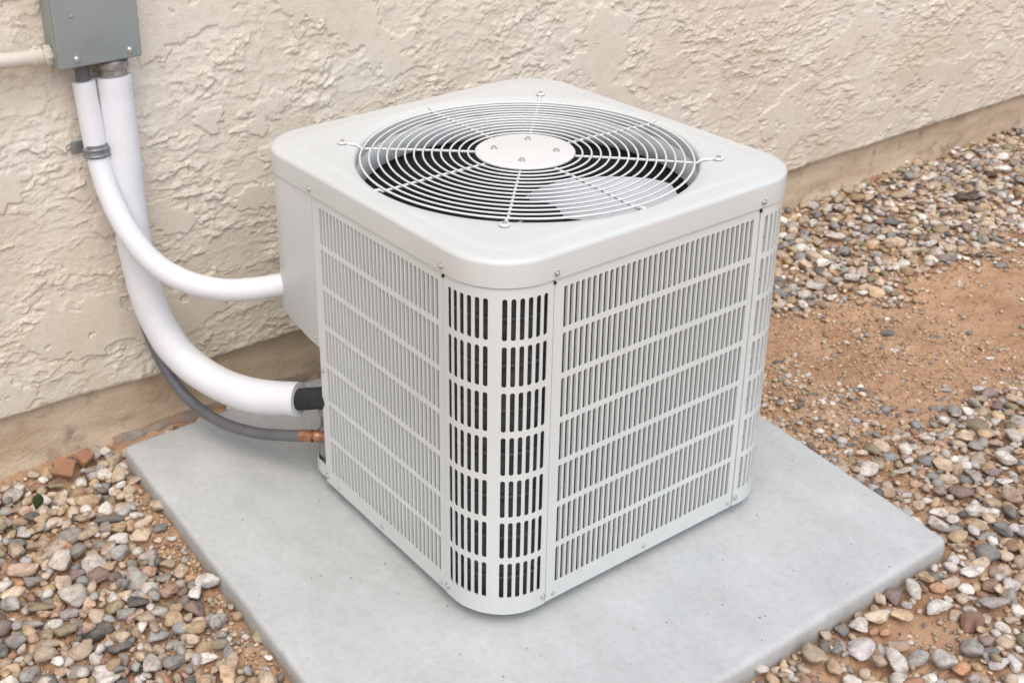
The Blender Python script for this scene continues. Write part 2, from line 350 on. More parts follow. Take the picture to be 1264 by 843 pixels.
KEY_STONES = [
    (-0.666,0.811,0.0384,0.0215,-0.43,'salmon'), (-0.596,1.094,0.0313,0.0244,1.02,'white'), (-0.529,1.103,0.0248,0.0119,-0.43,'rust'), (-0.492,1.08,0.0218,0.0119,-0.43,'olive'),
    (-0.587,1.021,0.0192,0.0163,-0.43,'salmon'), (-0.588,0.979,0.0209,0.0133,-0.43,'dark'), (-0.62,0.935,0.0205,0.0187,1.02,'white'), (-0.549,0.922,0.0226,0.016,-0.43,'lilac'),
    (-0.659,0.874,0.02,0.0155,-0.43,'white'), (-0.549,0.792,0.0236,0.0218,-0.43,'grey'), (-0.439,0.816,0.0205,0.0159,-0.43,'tan'), (-0.442,0.867,0.0378,0.0104,-0.43,'dark'),
    (-0.398,0.876,0.0258,0.021,-0.43,'white'), (-0.332,0.833,0.021,0.0143,-0.43,'beige'), (-0.362,0.753,0.0186,0.0121,-0.43,'slate'), (-0.458,0.963,0.029,0.0193,-0.43,'tan'),
    (-0.537,0.683,0.0247,0.0221,-0.43,'purple'), (-0.576,0.723,0.0222,0.0177,-0.43,'purple'), (-0.674,0.666,0.0308,0.0171,-0.43,'olive'), (-0.66,0.754,0.0247,0.0123,-0.43,'slate'),
    (-0.607,0.526,0.0374,0.0225,-0.43,'dark'), (-0.505,0.546,0.0239,0.0171,-0.43,'dark'), (-0.549,0.571,0.0205,0.0171,-0.43,'olive'), (-0.458,0.47,0.0219,0.0211,1.02,'tan'),
    (-0.436,0.421,0.0275,0.0167,-0.43,'tan'), (-0.389,0.403,0.0201,0.0201,-0.43,'grey'), (-0.356,0.523,0.0279,0.0209,-0.43,'white'), (-0.744,0.597,0.0265,0.0207,-0.43,'grey'),
    (-0.661,0.561,0.0283,0.0141,-0.43,'olive'), (-0.587,0.457,0.0286,0.0147,-0.43,'dark'), (-0.511,0.353,0.0273,0.0161,-0.43,'slate'), (-0.456,0.328,0.0258,0.0137,-0.43,'white'),
    (-0.555,0.363,0.0256,0.0192,1.02,'white'), (-0.34,0.321,0.0165,0.014,1.02,'beige'), (-0.345,0.398,0.0152,0.0126,-0.43,'tan'), (-0.706,0.634,0.0253,0.0118,-0.43,'grey'),
    (-0.618,0.873,0.0184,0.0128,-0.43,'salmon'), (-0.757,0.65,0.021,0.0201,-0.43,'purple'), (-0.461,0.688,0.0179,0.0135,1.02,'slate'), (-0.424,0.608,0.0194,0.0132,-0.43,'grey'),
    (-0.416,0.513,0.0172,0.0155,1.02,'dark'), (-0.434,0.557,0.026,0.0191,-0.43,'salmon'), (-0.675,0.438,0.0271,0.0176,-0.43,'grey'), (-0.715,0.512,0.0243,0.0178,-0.43,'beige'),
    (-0.484,0.912,0.0285,0.0152,-0.43,'beige'), (1.312,-0.289,0.0254,0.0207,1.07,'salmon'), (1.243,-0.208,0.0285,0.0228,-0.38,'purple'), (1.217,-0.173,0.0191,0.0124,-0.38,'purple'),
    (1.137,-0.22,0.0223,0.0149,-0.38,'white'), (1.107,-0.191,0.0168,0.014,-0.38,'beige'), (1.15,-0.18,0.0151,0.0104,-0.38,'white'), (1.123,-0.272,0.0256,0.0156,-0.38,'grey'),
    (1.173,-0.294,0.0239,0.0156,-0.38,'white'), (1.082,-0.307,0.0252,0.018,-0.38,'tan'), (1.085,-0.371,0.0292,0.0283,-0.38,'slate'), (1.121,-0.335,0.0144,0.0126,-0.38,'orange'),
    (0.99,-0.396,0.0293,0.0155,-0.38,'white'), (1.032,-0.458,0.0222,0.0188,-0.38,'lilac'), (0.889,-0.383,0.0204,0.0144,-0.38,'orange'), (0.833,-0.365,0.0304,0.0144,1.07,'white'),
    (0.791,-0.35,0.0236,0.0202,-0.38,'purple'), (0.845,-0.413,0.0317,0.0167,-0.38,'white'), (0.943,-0.477,0.03,0.0184,-0.38,'lilac'), (0.864,-0.477,0.0287,0.0222,-0.38,'rust'),
    (0.751,-0.393,0.0231,0.0189,-0.38,'tan'), (0.704,-0.368,0.0263,0.014,-0.38,'beige'), (0.657,-0.36,0.0229,0.0204,1.07,'white'), (0.624,-0.349,0.0212,0.0147,1.07,'slate'),
    (0.61,-0.405,0.0287,0.0263,-0.38,'lilac'), (0.612,-0.444,0.0142,0.0142,-0.38,'beige'), (0.642,-0.458,0.03,0.0189,1.07,'white'), (0.692,-0.474,0.0262,0.0175,-0.38,'grey'),
    (0.717,-0.514,0.0236,0.0228,1.07,'white'), (0.737,-0.542,0.0219,0.0157,-0.38,'orange'), (0.859,-0.55,0.02,0.0152,-0.38,'beige'), (0.793,-0.579,0.0235,0.0157,-0.38,'lilac'),
    (0.806,-0.553,0.019,0.0103,-0.38,'slate'), (0.509,-0.371,0.0292,0.0221,1.07,'beige'), (0.53,-0.402,0.0204,0.0141,1.07,'tan'), (0.554,-0.36,0.0176,0.012,1.07,'dark'),
    (0.403,-0.33,0.0156,0.0156,-0.38,'white'), (0.692,-0.431,0.0241,0.0137,-0.38,'salmon'), (0.695,-0.399,0.0138,0.0106,-0.38,'orange'), (0.674,-0.384,0.0114,0.0098,-0.38,'orange'),
    (0.939,-0.416,0.017,0.0153,-0.38,'white'), (0.755,-0.34,0.0184,0.0109,1.07,'beige'), (0.931,-0.521,0.0148,0.0115,-0.38,'beige'), (2.423,1.038,0.0248,0.0146,-0.38,'white'),
    (2.38,1.061,0.019,0.0175,-0.38,'white'), (2.202,0.892,0.0361,0.0194,-0.38,'white'), (2.004,0.789,0.0266,0.0199,-0.38,'white'), (1.855,0.699,0.0346,0.0192,-0.38,'white'),
    (1.979,0.657,0.0284,0.0168,-0.38,'lilac'), (2.041,0.655,0.0208,0.0169,-0.38,'white'), (2.124,0.9,0.0248,0.0165,-0.38,'beige'), (2.335,0.86,0.0266,0.021,-0.38,'slate'),
    (2.48,0.874,0.0357,0.0186,-0.38,'dark'), (2.889,0.837,0.0595,0.0193,-0.38,'black'), (3.161,0.918,0.0341,0.0155,-0.38,'black'), (3.018,0.921,0.0336,0.0138,-0.38,'black'),
    (3.22,0.915,0.0375,0.0219,-0.38,'white'), (2.425,0.681,0.0302,0.0165,-0.38,'white'), (2.312,0.676,0.0378,0.0189,-0.38,'beige'), (2.612,0.72,0.0311,0.0198,-0.38,'white'),
    (2.362,0.575,0.0347,0.0227,-0.38,'grey'), (1.775,0.378,0.0261,0.0131,-0.38,'dark'), (1.871,0.282,0.0189,0.0106,-0.38,'dark'), (2.455,0.442,0.0237,0.0132,-0.38,'grey'),
    (1.397,0.456,0.0183,0.0126,-0.38,'dark'), (1.635,0.095,0.0175,0.0087,-0.38,'grey'), (1.681,0.03,0.0195,0.0098,-0.38,'grey'), (1.887,0.123,0.0137,0.0068,-0.38,'white'),
    (1.482,0.085,0.0213,0.0107,-0.38,'slate'), (1.541,0.057,0.0192,0.0117,-0.38,'grey'), (1.37,0.028,0.0155,0.0103,-0.38,'white'), (1.333,0.285,0.0185,0.0109,-0.38,'dark'),
    (1.206,-0.08,0.0264,0.0098,-0.38,'white'), (1.251,-0.062,0.0129,0.0089,-0.38,'white'), (1.354,-0.146,0.0177,0.0128,-0.38,'white'), (1.375,-0.203,0.0195,0.0127,-0.38,'purple'),
    (1.363,-0.243,0.0192,0.0115,-0.38,'white'), (1.462,-0.034,0.0155,0.0134,-0.38,'white'), (1.496,-0.063,0.0206,0.0144,-0.38,'salmon'), (1.451,-0.112,0.0182,0.0182,-0.38,'grey'),
    (1.492,-0.138,0.0172,0.0131,-0.38,'salmon'), (1.482,-0.166,0.018,0.013,-0.38,'lilac'), (1.115,-0.01,0.0118,0.0108,1.07,'beige'),
]

# ------------------------------------------------------------------ ground: one sheet to the horizon, fine where it is seen
PAD = [(-.362, -.332), (1.003, -.329), (1.170, 1.076), (-.318, 1.076)]     # pad outline seen from above
PAD_TOP = -.030
def pad_dist(x, y):
    """signed distance to the pad outline, negative inside"""
    d = -1e9
    for i in range(4):
        (ax, ay), (bx, by) = PAD[i], PAD[(i+1) % 4]
        l = math.hypot(bx-ax, by-ay); d = np.maximum(d, ((by-ay)*(x-ax) - (bx-ax)*(y-ay))/l)
    return d

def ground_z(x, y):
    x = np.asarray(x, float); y = np.asarray(y, float)
    z = -.094 + .010*fbm(x*3.1, y*3.1, 3, 3) + .0045*fbm(x*19, y*19, 5, 3) + .0075*fbm(x*55, y*55, 9, 3)
    c = noise2(x*45, y*45, 21); z = z + .006*sstep(.3, .6, c)
    z = z + .030*sstep(1.10, 1.19, y) + .014*sstep(.0, .06, .07-np.abs(pad_dist(x, y)-.03))
    z = z + .006*sstep(-.36, -.5, x)
    far = np.maximum(np.abs(x-1.2)-4, np.abs(y)-3); z = np.where(far > 0, -.094 + .02*fbm(x*.3, y*.3, 2, 2), z)
    return z

def axis(segs):
    out = []
    for a, b, st in segs: out.extend(np.arange(a, b-1e-9, st))
    out.append(segs[-1][1]); return np.array(out)
gx = axis([(-150, -20, 26), (-20, -3, 3.4), (-3, -1.0, .2), (-1.0, -.30, .007), (-.30, .95, .022), (.95, 1.9, .0065), (1.9, 3.0, .011), (3.0, 4.4, .02), (4.4, 10, .7), (10, 150, 28)])
gy = axis([(-150, -20, 26), (-20, -3, 3.4), (-3, -.75, .15), (-.75, .72, .0065), (.72, 1.22, .010), (1.22, 3, .3), (3, 12, 3), (12, 150, 27.6)])
GX, GY = np.meshgrid(gx, gy, indexing='ij')
ground = mesh_np('ground', np.stack([GX, GY, ground_z(GX, GY)], -1).reshape(-1, 3), grid_faces(len(gx), len(gy)), SOIL)
tag(ground, 'reddish tan sandy soil', kind='structure')

# ------------------------------------------------------------------ stucco wall with its foundation
YW = 1.14
def wall_dy(x): return .006 - .007*(np.asarray(x, float)+.2)     # the wall runs a fraction of a degree off the unit's side
def stucco_h(x, z):
    wx = x + .010*fbm(x*11, z*11, 31, 3); wz = z + .006*fbm(x*13, z*13, 37, 3)
    b = fbm(wx*2.6, wz*4.2, 41, 3)                                   # broad trowel passes
    rough = sstep(-.25, .35, fbm(wx*3.6+5, wz*4.6, 45, 3))           # where the coat was left torn, else smooth
    h = .0022*b
    for lam, s, amp, th, wv in ((.048, 51, .0054, .03, .75), (.028, 61, .0034, .0, .7), (.015, 66, .0017, -.03, .65), (.085, 71, .0050, .10, .8)):
        t = wz/lam + wv*fbm(wx*6.5, wz*10, s, 3, gain=.5) + .30*fbm(wx*30, wz*34, s+9, 3, gain=.6)
        row = np.floor(t); f = t - row
        m = sstep(th, th+.22, noise2(wx*11 + row*7.31, row*3.7+.5, s+3)+.3*noise2(wx*28, wz*28, s+5))
        prof = np.where(f < .035, f/.035, 1-((f-.035)/.965))              # sharp lower lip that fades upwards
        prof = np.clip(prof, 0, 1)**1.2
        h = h + amp*m*prof*(.42+.58*rough)
    grain = fbm(x*50, z*85, 85, 3); h = h + (.0017*grain - .0015*sstep(.35, .7, fbm(x*70, z*70, 81, 2)))*(.25+.75*rough)
    # smeared flats with ragged borders, standing slightly proud
    p = fbm(wx*3.4+9, wz*5.5+4, 101, 5, gain=.62); fl = sstep(.285, .305, p)
    h = h*(1-fl) + fl*(.0046 + .0004*fbm(x*18, z*24, 105, 2))
    return h
wx_ = axis([(-6, -1.0, .5), (-1.0, -.75, .01), (-.75, 1.1, .0027), (1.1, 2.2, .0040), (2.2, 4.3, .0070), (4.3, 14, .8)])
wz_ = axis([(0, .62, .0027), (.62, 1.12, .0036), (1.12, 1.3, .02), (1.3, 3.0, .3)])
WX, WZ = np.meshgrid(wx_, wz_, indexing='ij')
zb = .088 + .018*sstep(0, -.6, WX) + .0035*fbm(WX*7, WX*0+2, 111, 3) + .0018*fbm(WX*40, WX*0, 113, 2)
WZ2 = np.where(WZ < .3, zb + WZ*(1-(zb-.092)/.3), WZ+.092)
Hh = stucco_h(WX, WZ2); Hh = Hh*sstep(-.004, .006, WZ) - .004*sstep(.010, .0, WZ)
Hh = np.where((WX < -1.05) | (WX > 4.4) | (WZ > 1.4), .002, Hh)
Vw = np.stack([WX, YW - Hh, WZ2], -1)
low = np.stack([WX[:, :1], np.full_like(WX[:, :1], YW+.035), zb[:, :1]+.003], -1)
Vw = np.concatenate([low, Vw], 1); Vw[..., 1] += wall_dy(Vw[..., 0])
wall = mesh_np('stucco_wall', Vw.reshape(-1, 3), grid_faces(len(wx_), len(wz_)+1)[:, ::1], STUCCO)
tag(wall, 'cream stucco house wall with ragged skip-trowel texture behind the air conditioner', 'wall')
fx = axis([(-6, -1, .5), (-1, 1.2, .012), (1.2, 4.2, .025), (4.2, 14, .8)]); fz = np.linspace(-.30, .16, 40)
FX, FZ = np.meshgrid(fx, fz, indexing='ij')
fy = YW + .026 + wall_dy(FX) - .004*fbm(FX*9, FZ*14, 121, 4) - .010*sstep(-.02, -.09, FZ)*(.6+fbm(FX*6, FZ*4, 123, 2))
mesh_np('foundation', np.stack([FX, fy, FZ], -1).reshape(-1, 3), grid_faces(len(fx), len(fz)), FOUND, wall)['label'] = 'dirty tan concrete foundation set back below the stucco'
# ragged footing lip along the foundation foot
lx = np.arange(-.31, 1.0, .01); prof = [(.026, -.13), (.028, -.085), (.024, -.070), (.016, -.062), (.0, -.058), (-.03, -.057)]
LV = np.array([[(x, YW+.022+float(wall_dy(x))-a*(1+.6*float(fbm(x*13, a*50, 131, 4))), b + .006*float(fbm(x*9, 3.3, 133, 3)) + .002*float(fbm(x*60, b*80, 135, 2))) for a, b in prof] for x in lx])
mesh_np('footing_lip', LV.reshape(-1, 3), grid_faces(len(lx), len(prof)), FOOTING, wall)

# ------------------------------------------------------------------ concrete pad
def pad_outline(inset, r=.024, n=7):
    P = [Vector((x, y, 0)) for x, y in PAD]; out = []
    Q = []
    for i in range(4):
        a, b, c = P[i-1], P[i], P[(i+1) % 4]
        d1 = (b-a).normalized(); d2 = (c-b).normalized(); n1 = Vector((-d1.y, d1.x, 0)); n2 = Vector((-d2.y, d2.x, 0))
        k = 1 + n1.dot(n2); Q.append(b + (n1+n2)/k*inset)
    rr = max(.004, r-inset)
    for i in range(4):
        a, b, c = Q[i-1], Q[i], Q[(i+1) % 4]; d1 = (a-b).normalized(); d2 = (c-b).normalized()
        for k in range(n+1):
            t = k/n; s = b + d1*rr*(1-t)**2 + d2*rr*t**2; out.append(s)
        m = 70
        e = b + d2*rr; f = c + (b-c).normalized()*rr
        for k in range(1, m): out.append(e.lerp(f, k/m))
    return out
rings = [(0, -.2), (0, -.085), (.0008, PAD_TOP-.013), (.0025, PAD_TOP-.006), (.006, PAD_TOP-.002), (.010, PAD_TOP-.0006), (.016, PAD_TOP), (.07, PAD_TOP)]
V = []; F = []
for ins, z in rings:
    for q in pad_outline(ins):
        w = 1.0 if ins < .02 else .25
        dx = .0022*w*float(fbm(q.x*16+q.y*3, q.y*16, 141, 3)); V.append((q.x+dx, q.y+dx*.7, z + (.0012*float(fbm(q.x*22, q.y*22, 143, 3)) if z > -.05 else 0)))
n = len(pad_outline(0))
for i in range(len(rings)-1):
    for k in range(n): F.append((i*n+k, i*n+(k+1) % n, (i+1)*n+(k+1) % n, (i+1)*n+k))
V.append((.37, .39, PAD_TOP)); c = len(V)-1; i = len(rings)-1
for k in range(n): F.append((i*n+k, i*n+(k+1) % n, c))
pad = mesh('concrete_pad', V, F, CONCRETE)
tag(pad, 'smooth pale grey concrete pad under the air conditioner', 'pad')

# ------------------------------------------------------------------ air conditioner
W, D, RC, S, HS = .821, .860, .118, .1404, .72
def body_pt(u, off=0.0):
    """point and outward normal at arc length u round the near side: u = 0 at the near corner's middle, + to the right, - to the left"""
    q = RC*math.pi/4
    if abs(u) <= q:
        t = -3*math.pi/4 + u/RC
        n = (math.cos(t), math.sin(t)); return (RC+RC*n[0]+n[0]*off, RC+RC*n[1]+n[1]*off), n
    if u > 0:
        e = u-q; Lf = W-2*RC
        if e <= Lf: return (RC+e, -off), (0, -1)
        t = -math.pi/2 + min((e-Lf)/RC, math.pi/2); n = (math.cos(t), math.sin(t))
        return (W-RC+(RC+off)*n[0], RC+(RC+off)*n[1]), n
    e = -u-q; Lf = D-2*RC
    if e <= Lf: return (-off, RC+e), (-1, 0)
    t = math.pi - min((e-Lf)/RC, math.pi/2); n = (math.cos(t), math.sin(t))
    return (RC+(RC+off)*n[0], D-RC+(RC+off)*n[1]), n
Q4 = RC*math.pi/4; FL = S-RC           # flat strip of the corner panel on each side
US = Q4 + FL                           # u of the near seams
UR = Q4 + (W-RC) - RC - FL             # u of the right-hand far seam
UL = -(Q4 + (.610-RC))                 # u of the left-hand far seam

ac = empty('air_conditioner', (W/2, D/2, PAD_TOP))
tag(ac, 'off-white metal air conditioner condenser with round fan guard on the concrete pad', 'air conditioner')

ROWS = 7; Z0, Z1 = .040, .698; BAR = .0115; PITCH_Z = (Z1-Z0+BAR)/ROWS
SLOT_Z = [(Z0+i*PITCH_Z, Z0+i*PITCH_Z+PITCH_Z-BAR) for i in range(ROWS)]
def slotted(name, ua, ub, cols, rad, off=0.0, thick=.0016, z0=0.0, z1=HS-.002, bend=1):
    """sheet with rounded slots; cols = list of (u0, u1) slots from left to right"""
    V = []; F = []
    def pt(u, z, o): (x, y), nn = body_pt(u, o); return (x, y, z)
    cells = []
    edges = [ua] + [(cols[i][1]+cols[i+1][0])/2 for i in range(len(cols)-1)] + [ub]
    zed = [Z0-BAR/2 + i*PITCH_Z for i in range(ROWS+1)]
    uc = [cols[0][0]-.003] + edges[1:-1] + [cols[-1][1]+.003]
    def quad(a, b, c, d):
        o = len(V); V.extend([a, b, c, d]); F.append((o, o+1, o+2, o+3))
    def sub(a, b):
        k = max(1, int(abs(b-a)/.012)); return [a+(b-a)*i/k for i in range(k+1)]
    for j in range(ROWS):
        za, zb_ = zed[j], zed[j+1]; sa, sb = SLOT_Z[j]
        for i, (a, b) in enumerate(cols):
            ca, cb = uc[i], uc[i+1]
            r = min(rad, (b-a)/2*.98); hole = []; outer = []
            for (cx, cz, t0, ox, oz) in ((b-r, sb-r, 0, cb, zb_), (a+r, sb-r, 90, ca, zb_), (a+r, sa+r, 180, ca, za), (b-r, sa+r, 270, cb, za)):
                for k in range(3):
                    t = R(t0+45*k); hole.append((cx+r*math.cos(t), cz+r*math.sin(t)))
                if t0 in (0, 180): outer += [(ox, cz), (ox, oz), (cx, oz)]
                else: outer += [(cx, oz), (ox, oz), (ox, cz)]
            m = 12
            for k in range(m):
                k1 = (k+1) % m
                quad(pt(*outer[k], off), pt(*outer[k1], off), pt(*hole[k1], off), pt(*hole[k], off))
                quad(pt(*hole[k], off), pt(*hole[k1], off), pt(*hole[k1], off-thick), pt(*hole[k], off-thick))
    us = sub(ua, uc[0])
    for q in range(len(us)-1):                       # side strips
        for j in range(ROWS): quad(pt(us[q], zed[j], off), pt(us[q+1], zed[j], off), pt(us[q+1], zed[j+1], off), pt(us[q], zed[j+1], off))
    us2 = sub(uc[-1], ub)
    for q in range(len(us2)-1):
        for j in range(ROWS): quad(pt(us2[q], zed[j], off), pt(us2[q+1], zed[j], off), pt(us2[q+1], zed[j+1], off), pt(us2[q], zed[j+1], off))
    allu = us[:-1]
    for i in range(len(cols)):
        r = min(rad, (cols[i][1]-cols[i][0])/2*.98)
        allu += [uc[i], cols[i][0]+r, cols[i][1]-r]
    allu += us2
    for q in range(len(allu)-1):
        if allu[q+1]-allu[q] < 1e-7: continue
        quad(pt(allu[q], z0, off), pt(allu[q+1], z0, off), pt(allu[q+1], zed[0], off), pt(allu[q], zed[0], off))
        quad(pt(allu[q], zed[-1], off), pt(allu[q+1], zed[-1], off), pt(allu[q+1], z1, off), pt(allu[q], z1, off))
        quad(pt(allu[q], z0, off-.012), pt(allu[q+1], z0, off-.012), pt(allu[q+1], z0, off), pt(allu[q], z0, off))   # folded bottom edge
    for u in (ua, ub):                               # folded side edges
        quad(pt(u, z0, off-.010), pt(u, z0, off), pt(u, z1, off), pt(u, z1, off-.010))
    return V, F

def build_panel(name, ua, ub, sa, sb, ncol, side, label, width_frac=.62, with_slats=True, rad=.003, off=0.0, lean=.06, deep=.0035):
    p = (sb-sa)/(ncol-1+width_frac); cols = [(sa+i*p, sa+i*p+p*width_frac) for i in range(ncol)]
    V, F = slotted(name, ua, ub, cols, rad, off)
    o = mesh(name, V, F, PAINT, ac, smooth=False)
    o['label'] = label
    if with_slats:
        for (a, b) in cols:
            # a slat hangs on the slot edge away from the near corner and leans inwards towards it
            ea, eb = (b, a) if side > 0 else (a, b)
            SV = []; SF = []
            for (za, zb_) in SLOT_Z:
                (x0, y0), n0 = body_pt(ea, off-.0018); (x1, y1), n1 = body_pt(ea + (eb-ea)*lean, off-deep)
                k = len(SV); th = .0012
                for z in (za-.002, zb_+.002):
                    SV += [(x0, y0, z), (x1, y1, z), (x1-n1[0]*th*1.6, y1-n1[1]*th*1.6, z), (x0-n0[0]*th*1.6, y0-n0[1]*th*1.6, z)]
                SF += [(k, k+1, k+5, k+4), (k+1, k+2, k+6, k+5), (k+2, k+3, k+7, k+6), (k+3, k, k+4, k+7), (k, k+3, k+2, k+1), (k+4, k+5, k+6, k+7)]
            mesh('louver_slat', SV, SF, PAINT, o, smooth=False)
    return o
GAP = .0012
right_panel = build_panel('side_panel', US+GAP, UR-GAP, Q4+(.165-RC), Q4+(.664-RC), 36, 1, 'louvered side panel facing the front of the pad')
left_panel = build_panel('side_panel', UL, -US-GAP, -(Q4+(.582-RC)), -(Q4+(.159-RC)), 31, -1, 'louvered side panel facing the white pipes', lean=.06, deep=.0030)

def corner_panel(uc_, label, slats=False):
    w2 = US-GAP; cols = []
    pc = .0158; wd = .0090
    for i in range(6): cols.append((uc_ - .0125 - (6-i)*pc + (pc-wd), uc_ - .0125 - (6-i)*pc + pc))
    cols = [(a, b) for a, b in cols] + [(2*uc_-b, 2*uc_-a) for a, b in reversed(cols)]
    V, F = slotted('corner_panel', uc_-w2, uc_+w2, cols, .0042, .0015)
    o = mesh('corner_panel', V, F, PAINT, ac, smooth=True, angle=25); o['label'] = label
    if slats:
        for (a, b) in cols:
            SV = []; SF = []
            for (za, zb_) in SLOT_Z:
                k = len(SV)
                for z in (za-.002, zb_+.002):
                    for u_, o_ in ((b, -.0005), (b-.0015, -.0060), (b-.0015, -.0075), (b, -.0020)): SV.append((*body_pt(u_, o_)[0], z))
                SF += [(k, k+1, k+5, k+4), (k+1, k+2, k+6, k+5), (k+2, k+3, k+7, k+6), (k+3, k, k+4, k+7), (k, k+3, k+2, k+1), (k+4, k+5, k+6, k+7)]
            mesh('louver_slat', SV, SF, PAINT, o, smooth=False)
    return o
corner_panel(0, 'rounded corner panel with wide black slots nearest the viewer')
corner_panel(Q4+W-2*RC+Q4, 'rounded slotted corner panel at the right', True)

# blank service cover at the back left, its foot cut on a slant
V = []; F = []; us = [UL-.0012-(i/22)*(Q4+D-2*RC+RC*math.pi/2-.0012+UL) for i in range(23)]
for u in us:
    (x, y), n = body_pt(u, .001); (xi, yi), _ = body_pt(u, -.012)
    e = (UL-u); zl = .352 + .012*min(1, e/.18) + .02*max(0, min(1, (e-.05)/.12))
    V += [(x, y, HS-.002), (x, y, zl+.003), (x-n[0]*.002, y-n[1]*.002, zl), (xi, yi, zl)]
for i in range(len(us)-1):
    for k in range(3): F.append((i*4+k, (i+1)*4+k, (i+1)*4+k+1, i*4+k+1))
F.append((0, 1, 2, 3))
mesh('service_cover', V, F, PAINT, ac, angle=40)['label'] = 'blank service cover at the back corner where the thin pipe enters'
# flange of the left panel standing at its far edge
V, F = box_vf(0.0005, .016, .6068, .6086, .0, .352); mesh('edge_flange', V, F, PAINT, ac, smooth=False)

# back and right panels, plain: only their outline matters from the pad side
def strip_panel(name, pts, z0, z1, m):
    V = []; F = []
    for x, y in pts: V += [(x, y, z0), (x, y, z1)]
    for i in range(len(pts)-1): F.append((2*i, 2*i+2, 2*i+3, 2*i+1))
    return mesh(name, V, F, m, ac, angle=40)
strip_panel('side_panel', [(W, S+.002), (W, D-RC)] + [(W-RC+RC*math.cos(t), D-RC+RC*math.sin(t)) for t in np.linspace(0, math.pi/2, 9)[1:]] + [(.17, D)], 0, HS-.002, PAINT)
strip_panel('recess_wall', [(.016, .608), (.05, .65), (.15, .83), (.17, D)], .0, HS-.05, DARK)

# finned coil behind the slots: dark ribs follow the outline
V = []; F = []
cz = np.arange(.02, .70, .0055); cu = list(np.linspace(UL+.004, Q4+W-2*RC+Q4*2, 90))
for u in cu:
    for k, z in enumerate(cz):
        (x, y), n = body_pt(u, (-.021 if u < UR-.02 else -.007) - (.0035 if k % 2 else 0)); V.append((x, y, z))
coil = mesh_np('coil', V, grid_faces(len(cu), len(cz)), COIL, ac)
for i in range(7):
    z = .075 + i*.0955
    V, F = tube_vf([(*body_pt(u, -.018 if u < UR-.02 else -.006)[0], z) for u in np.linspace(UL+.01, Q4+W-2*RC+Q4*2, 60)], .0042, 6)
    mesh('coil_tube', V, F, COIL, ac)

# base pan, its back left corner cut off
out = [body_pt(u, -.004)[0] for u in np.linspace(-(Q4+.66-RC), Q4+W-2*RC+RC*math.pi/2, 60)] + [(W-.004, D-.06), (W-.06, D-.004), (.13, D-.004)]
V = []; F = []; n = len(out)
for ins, z in ((.10, -.004), (.07, -.004), (.03, -.002), (0.002, .001), (.002, .034), (.005, .034), (.008, .004), (.02, .004)):
    for x, y in out:
        dx, dy = W/2-x, D/2-y; l = math.hypot(dx, dy); V.append((x+dx/l*ins, y+dy/l*ins, z))
for i in range(7):
    for k in range(n): F.append((i*n+k, i*n+(k+1) % n, (i+1)*n+(k+1) % n, (i+1)*n+k))
F.append(tuple(range(7*n, 8*n)))
base = mesh('base_pan', V, F, PAINT, ac, angle=35)
V, F = lathe_vf((W/2, D/2, 0), [(.30, PAD_TOP+.009), (.30, -.019)], 'z', 4)
mesh('gap_shade_plate', V, F, DARK, base)  # near-black plate added below the pan to deepen shade in the gap
for (x, y) in ((.07, .13), (.72, .13), (.12, .70), (.72, .78)):
    V, F = lathe_vf((x, y, PAD_TOP), [(.03, 0), (.03, .011)], 'z', 16); mesh('rubber_foot', V, F, BLACK_FOAM, base)

# top cover: rolled opening, flat deck with pressed field in the corners, rounded edge and skirt
FCX, FCY, FR = .413, .412, .366; ZT = .774; OV = .005
def rr_sdf(x, y, e):
    qx = abs(x-W/2)-(W/2+e-RC-e); qy = abs(y-D/2)-(D/2+e-RC-e)
    return math.hypot(max(qx, 0), max(qy, 0)) + min(max(qx, qy), 0) - (RC+e)
def edge_dist(t, e):
    lo, hi = .3, .8
    for _ in range(40):
        m = (lo+hi)/2
        if rr_sdf(FCX+m*math.cos(t), FCY+m*math.sin(t), e) < 0: lo = m
        else: hi = m
    return lo
NT = 360; V = []; F = []
for k in range(NT):
    t = 2*math.pi*k/NT; ct, st = math.cos(t), math.sin(t)
    def add(r, z): V.append((FCX+r*ct, FCY+r*st, z))
    add(FR-.006, ZT-.030); add(FR-.006, ZT-.010); add(FR-.004, ZT-.004); add(FR, ZT-.0008); add(FR+.004, ZT)
    e1 = edge_dist(t, OV-.0105)
    for j in range(1, 15):
        f = j/14; r = FR+.004 + (e1-FR-.004)*f
        d = -rr_sdf(FCX+r*ct, FCY+r*st, OV); z = ZT + .0032*float(sstep(.040, .052, d))*float(sstep(FR+.006, FR+.022, r)) + .001*float(sstep(.014, .03, d))
        add(r, z)
    for a, dz in ((.0075, .0008), (.0045, .0022), (.0018, .0047), (.0004, .0075), (0, .010), (0, .0535)):
        add(edge_dist(t, OV-a), ZT-dz)
    add(edge_dist(t, OV-.002), ZT-.0545); add(edge_dist(t, -.002), ZT-.0545)
m = len(V)//NT
for k in range(NT):
    for j in range(m-1):
        a, b = k*m+j, ((k+1) % NT)*m+j; F.append((a, b, b+1, a+1))
top = mesh('top_cover', V, F, PAINT_TOP, ac, angle=50)
V, F = lathe_vf((FCX, FCY, 0), [(FR+.002, ZT-.028), (FR-.006, ZT-.034), (FR-.010, ZT-.05), (FR-.012, ZT-.085), (FR+.002, ZT-.095)], 'z', 120, cap=False)
mesh('fan_shroud', V, F, PAINT, ac)
# dark partition below the shroud and the floor of the fan well
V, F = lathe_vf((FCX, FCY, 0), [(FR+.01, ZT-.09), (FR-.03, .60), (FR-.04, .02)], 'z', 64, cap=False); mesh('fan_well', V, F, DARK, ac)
V, F = lathe_vf((FCX, FCY, 0), [(FR-.04, .018), (.001, .018)], 'z', 64, cap=False); mesh('well_floor', V, F, DARK, ac)

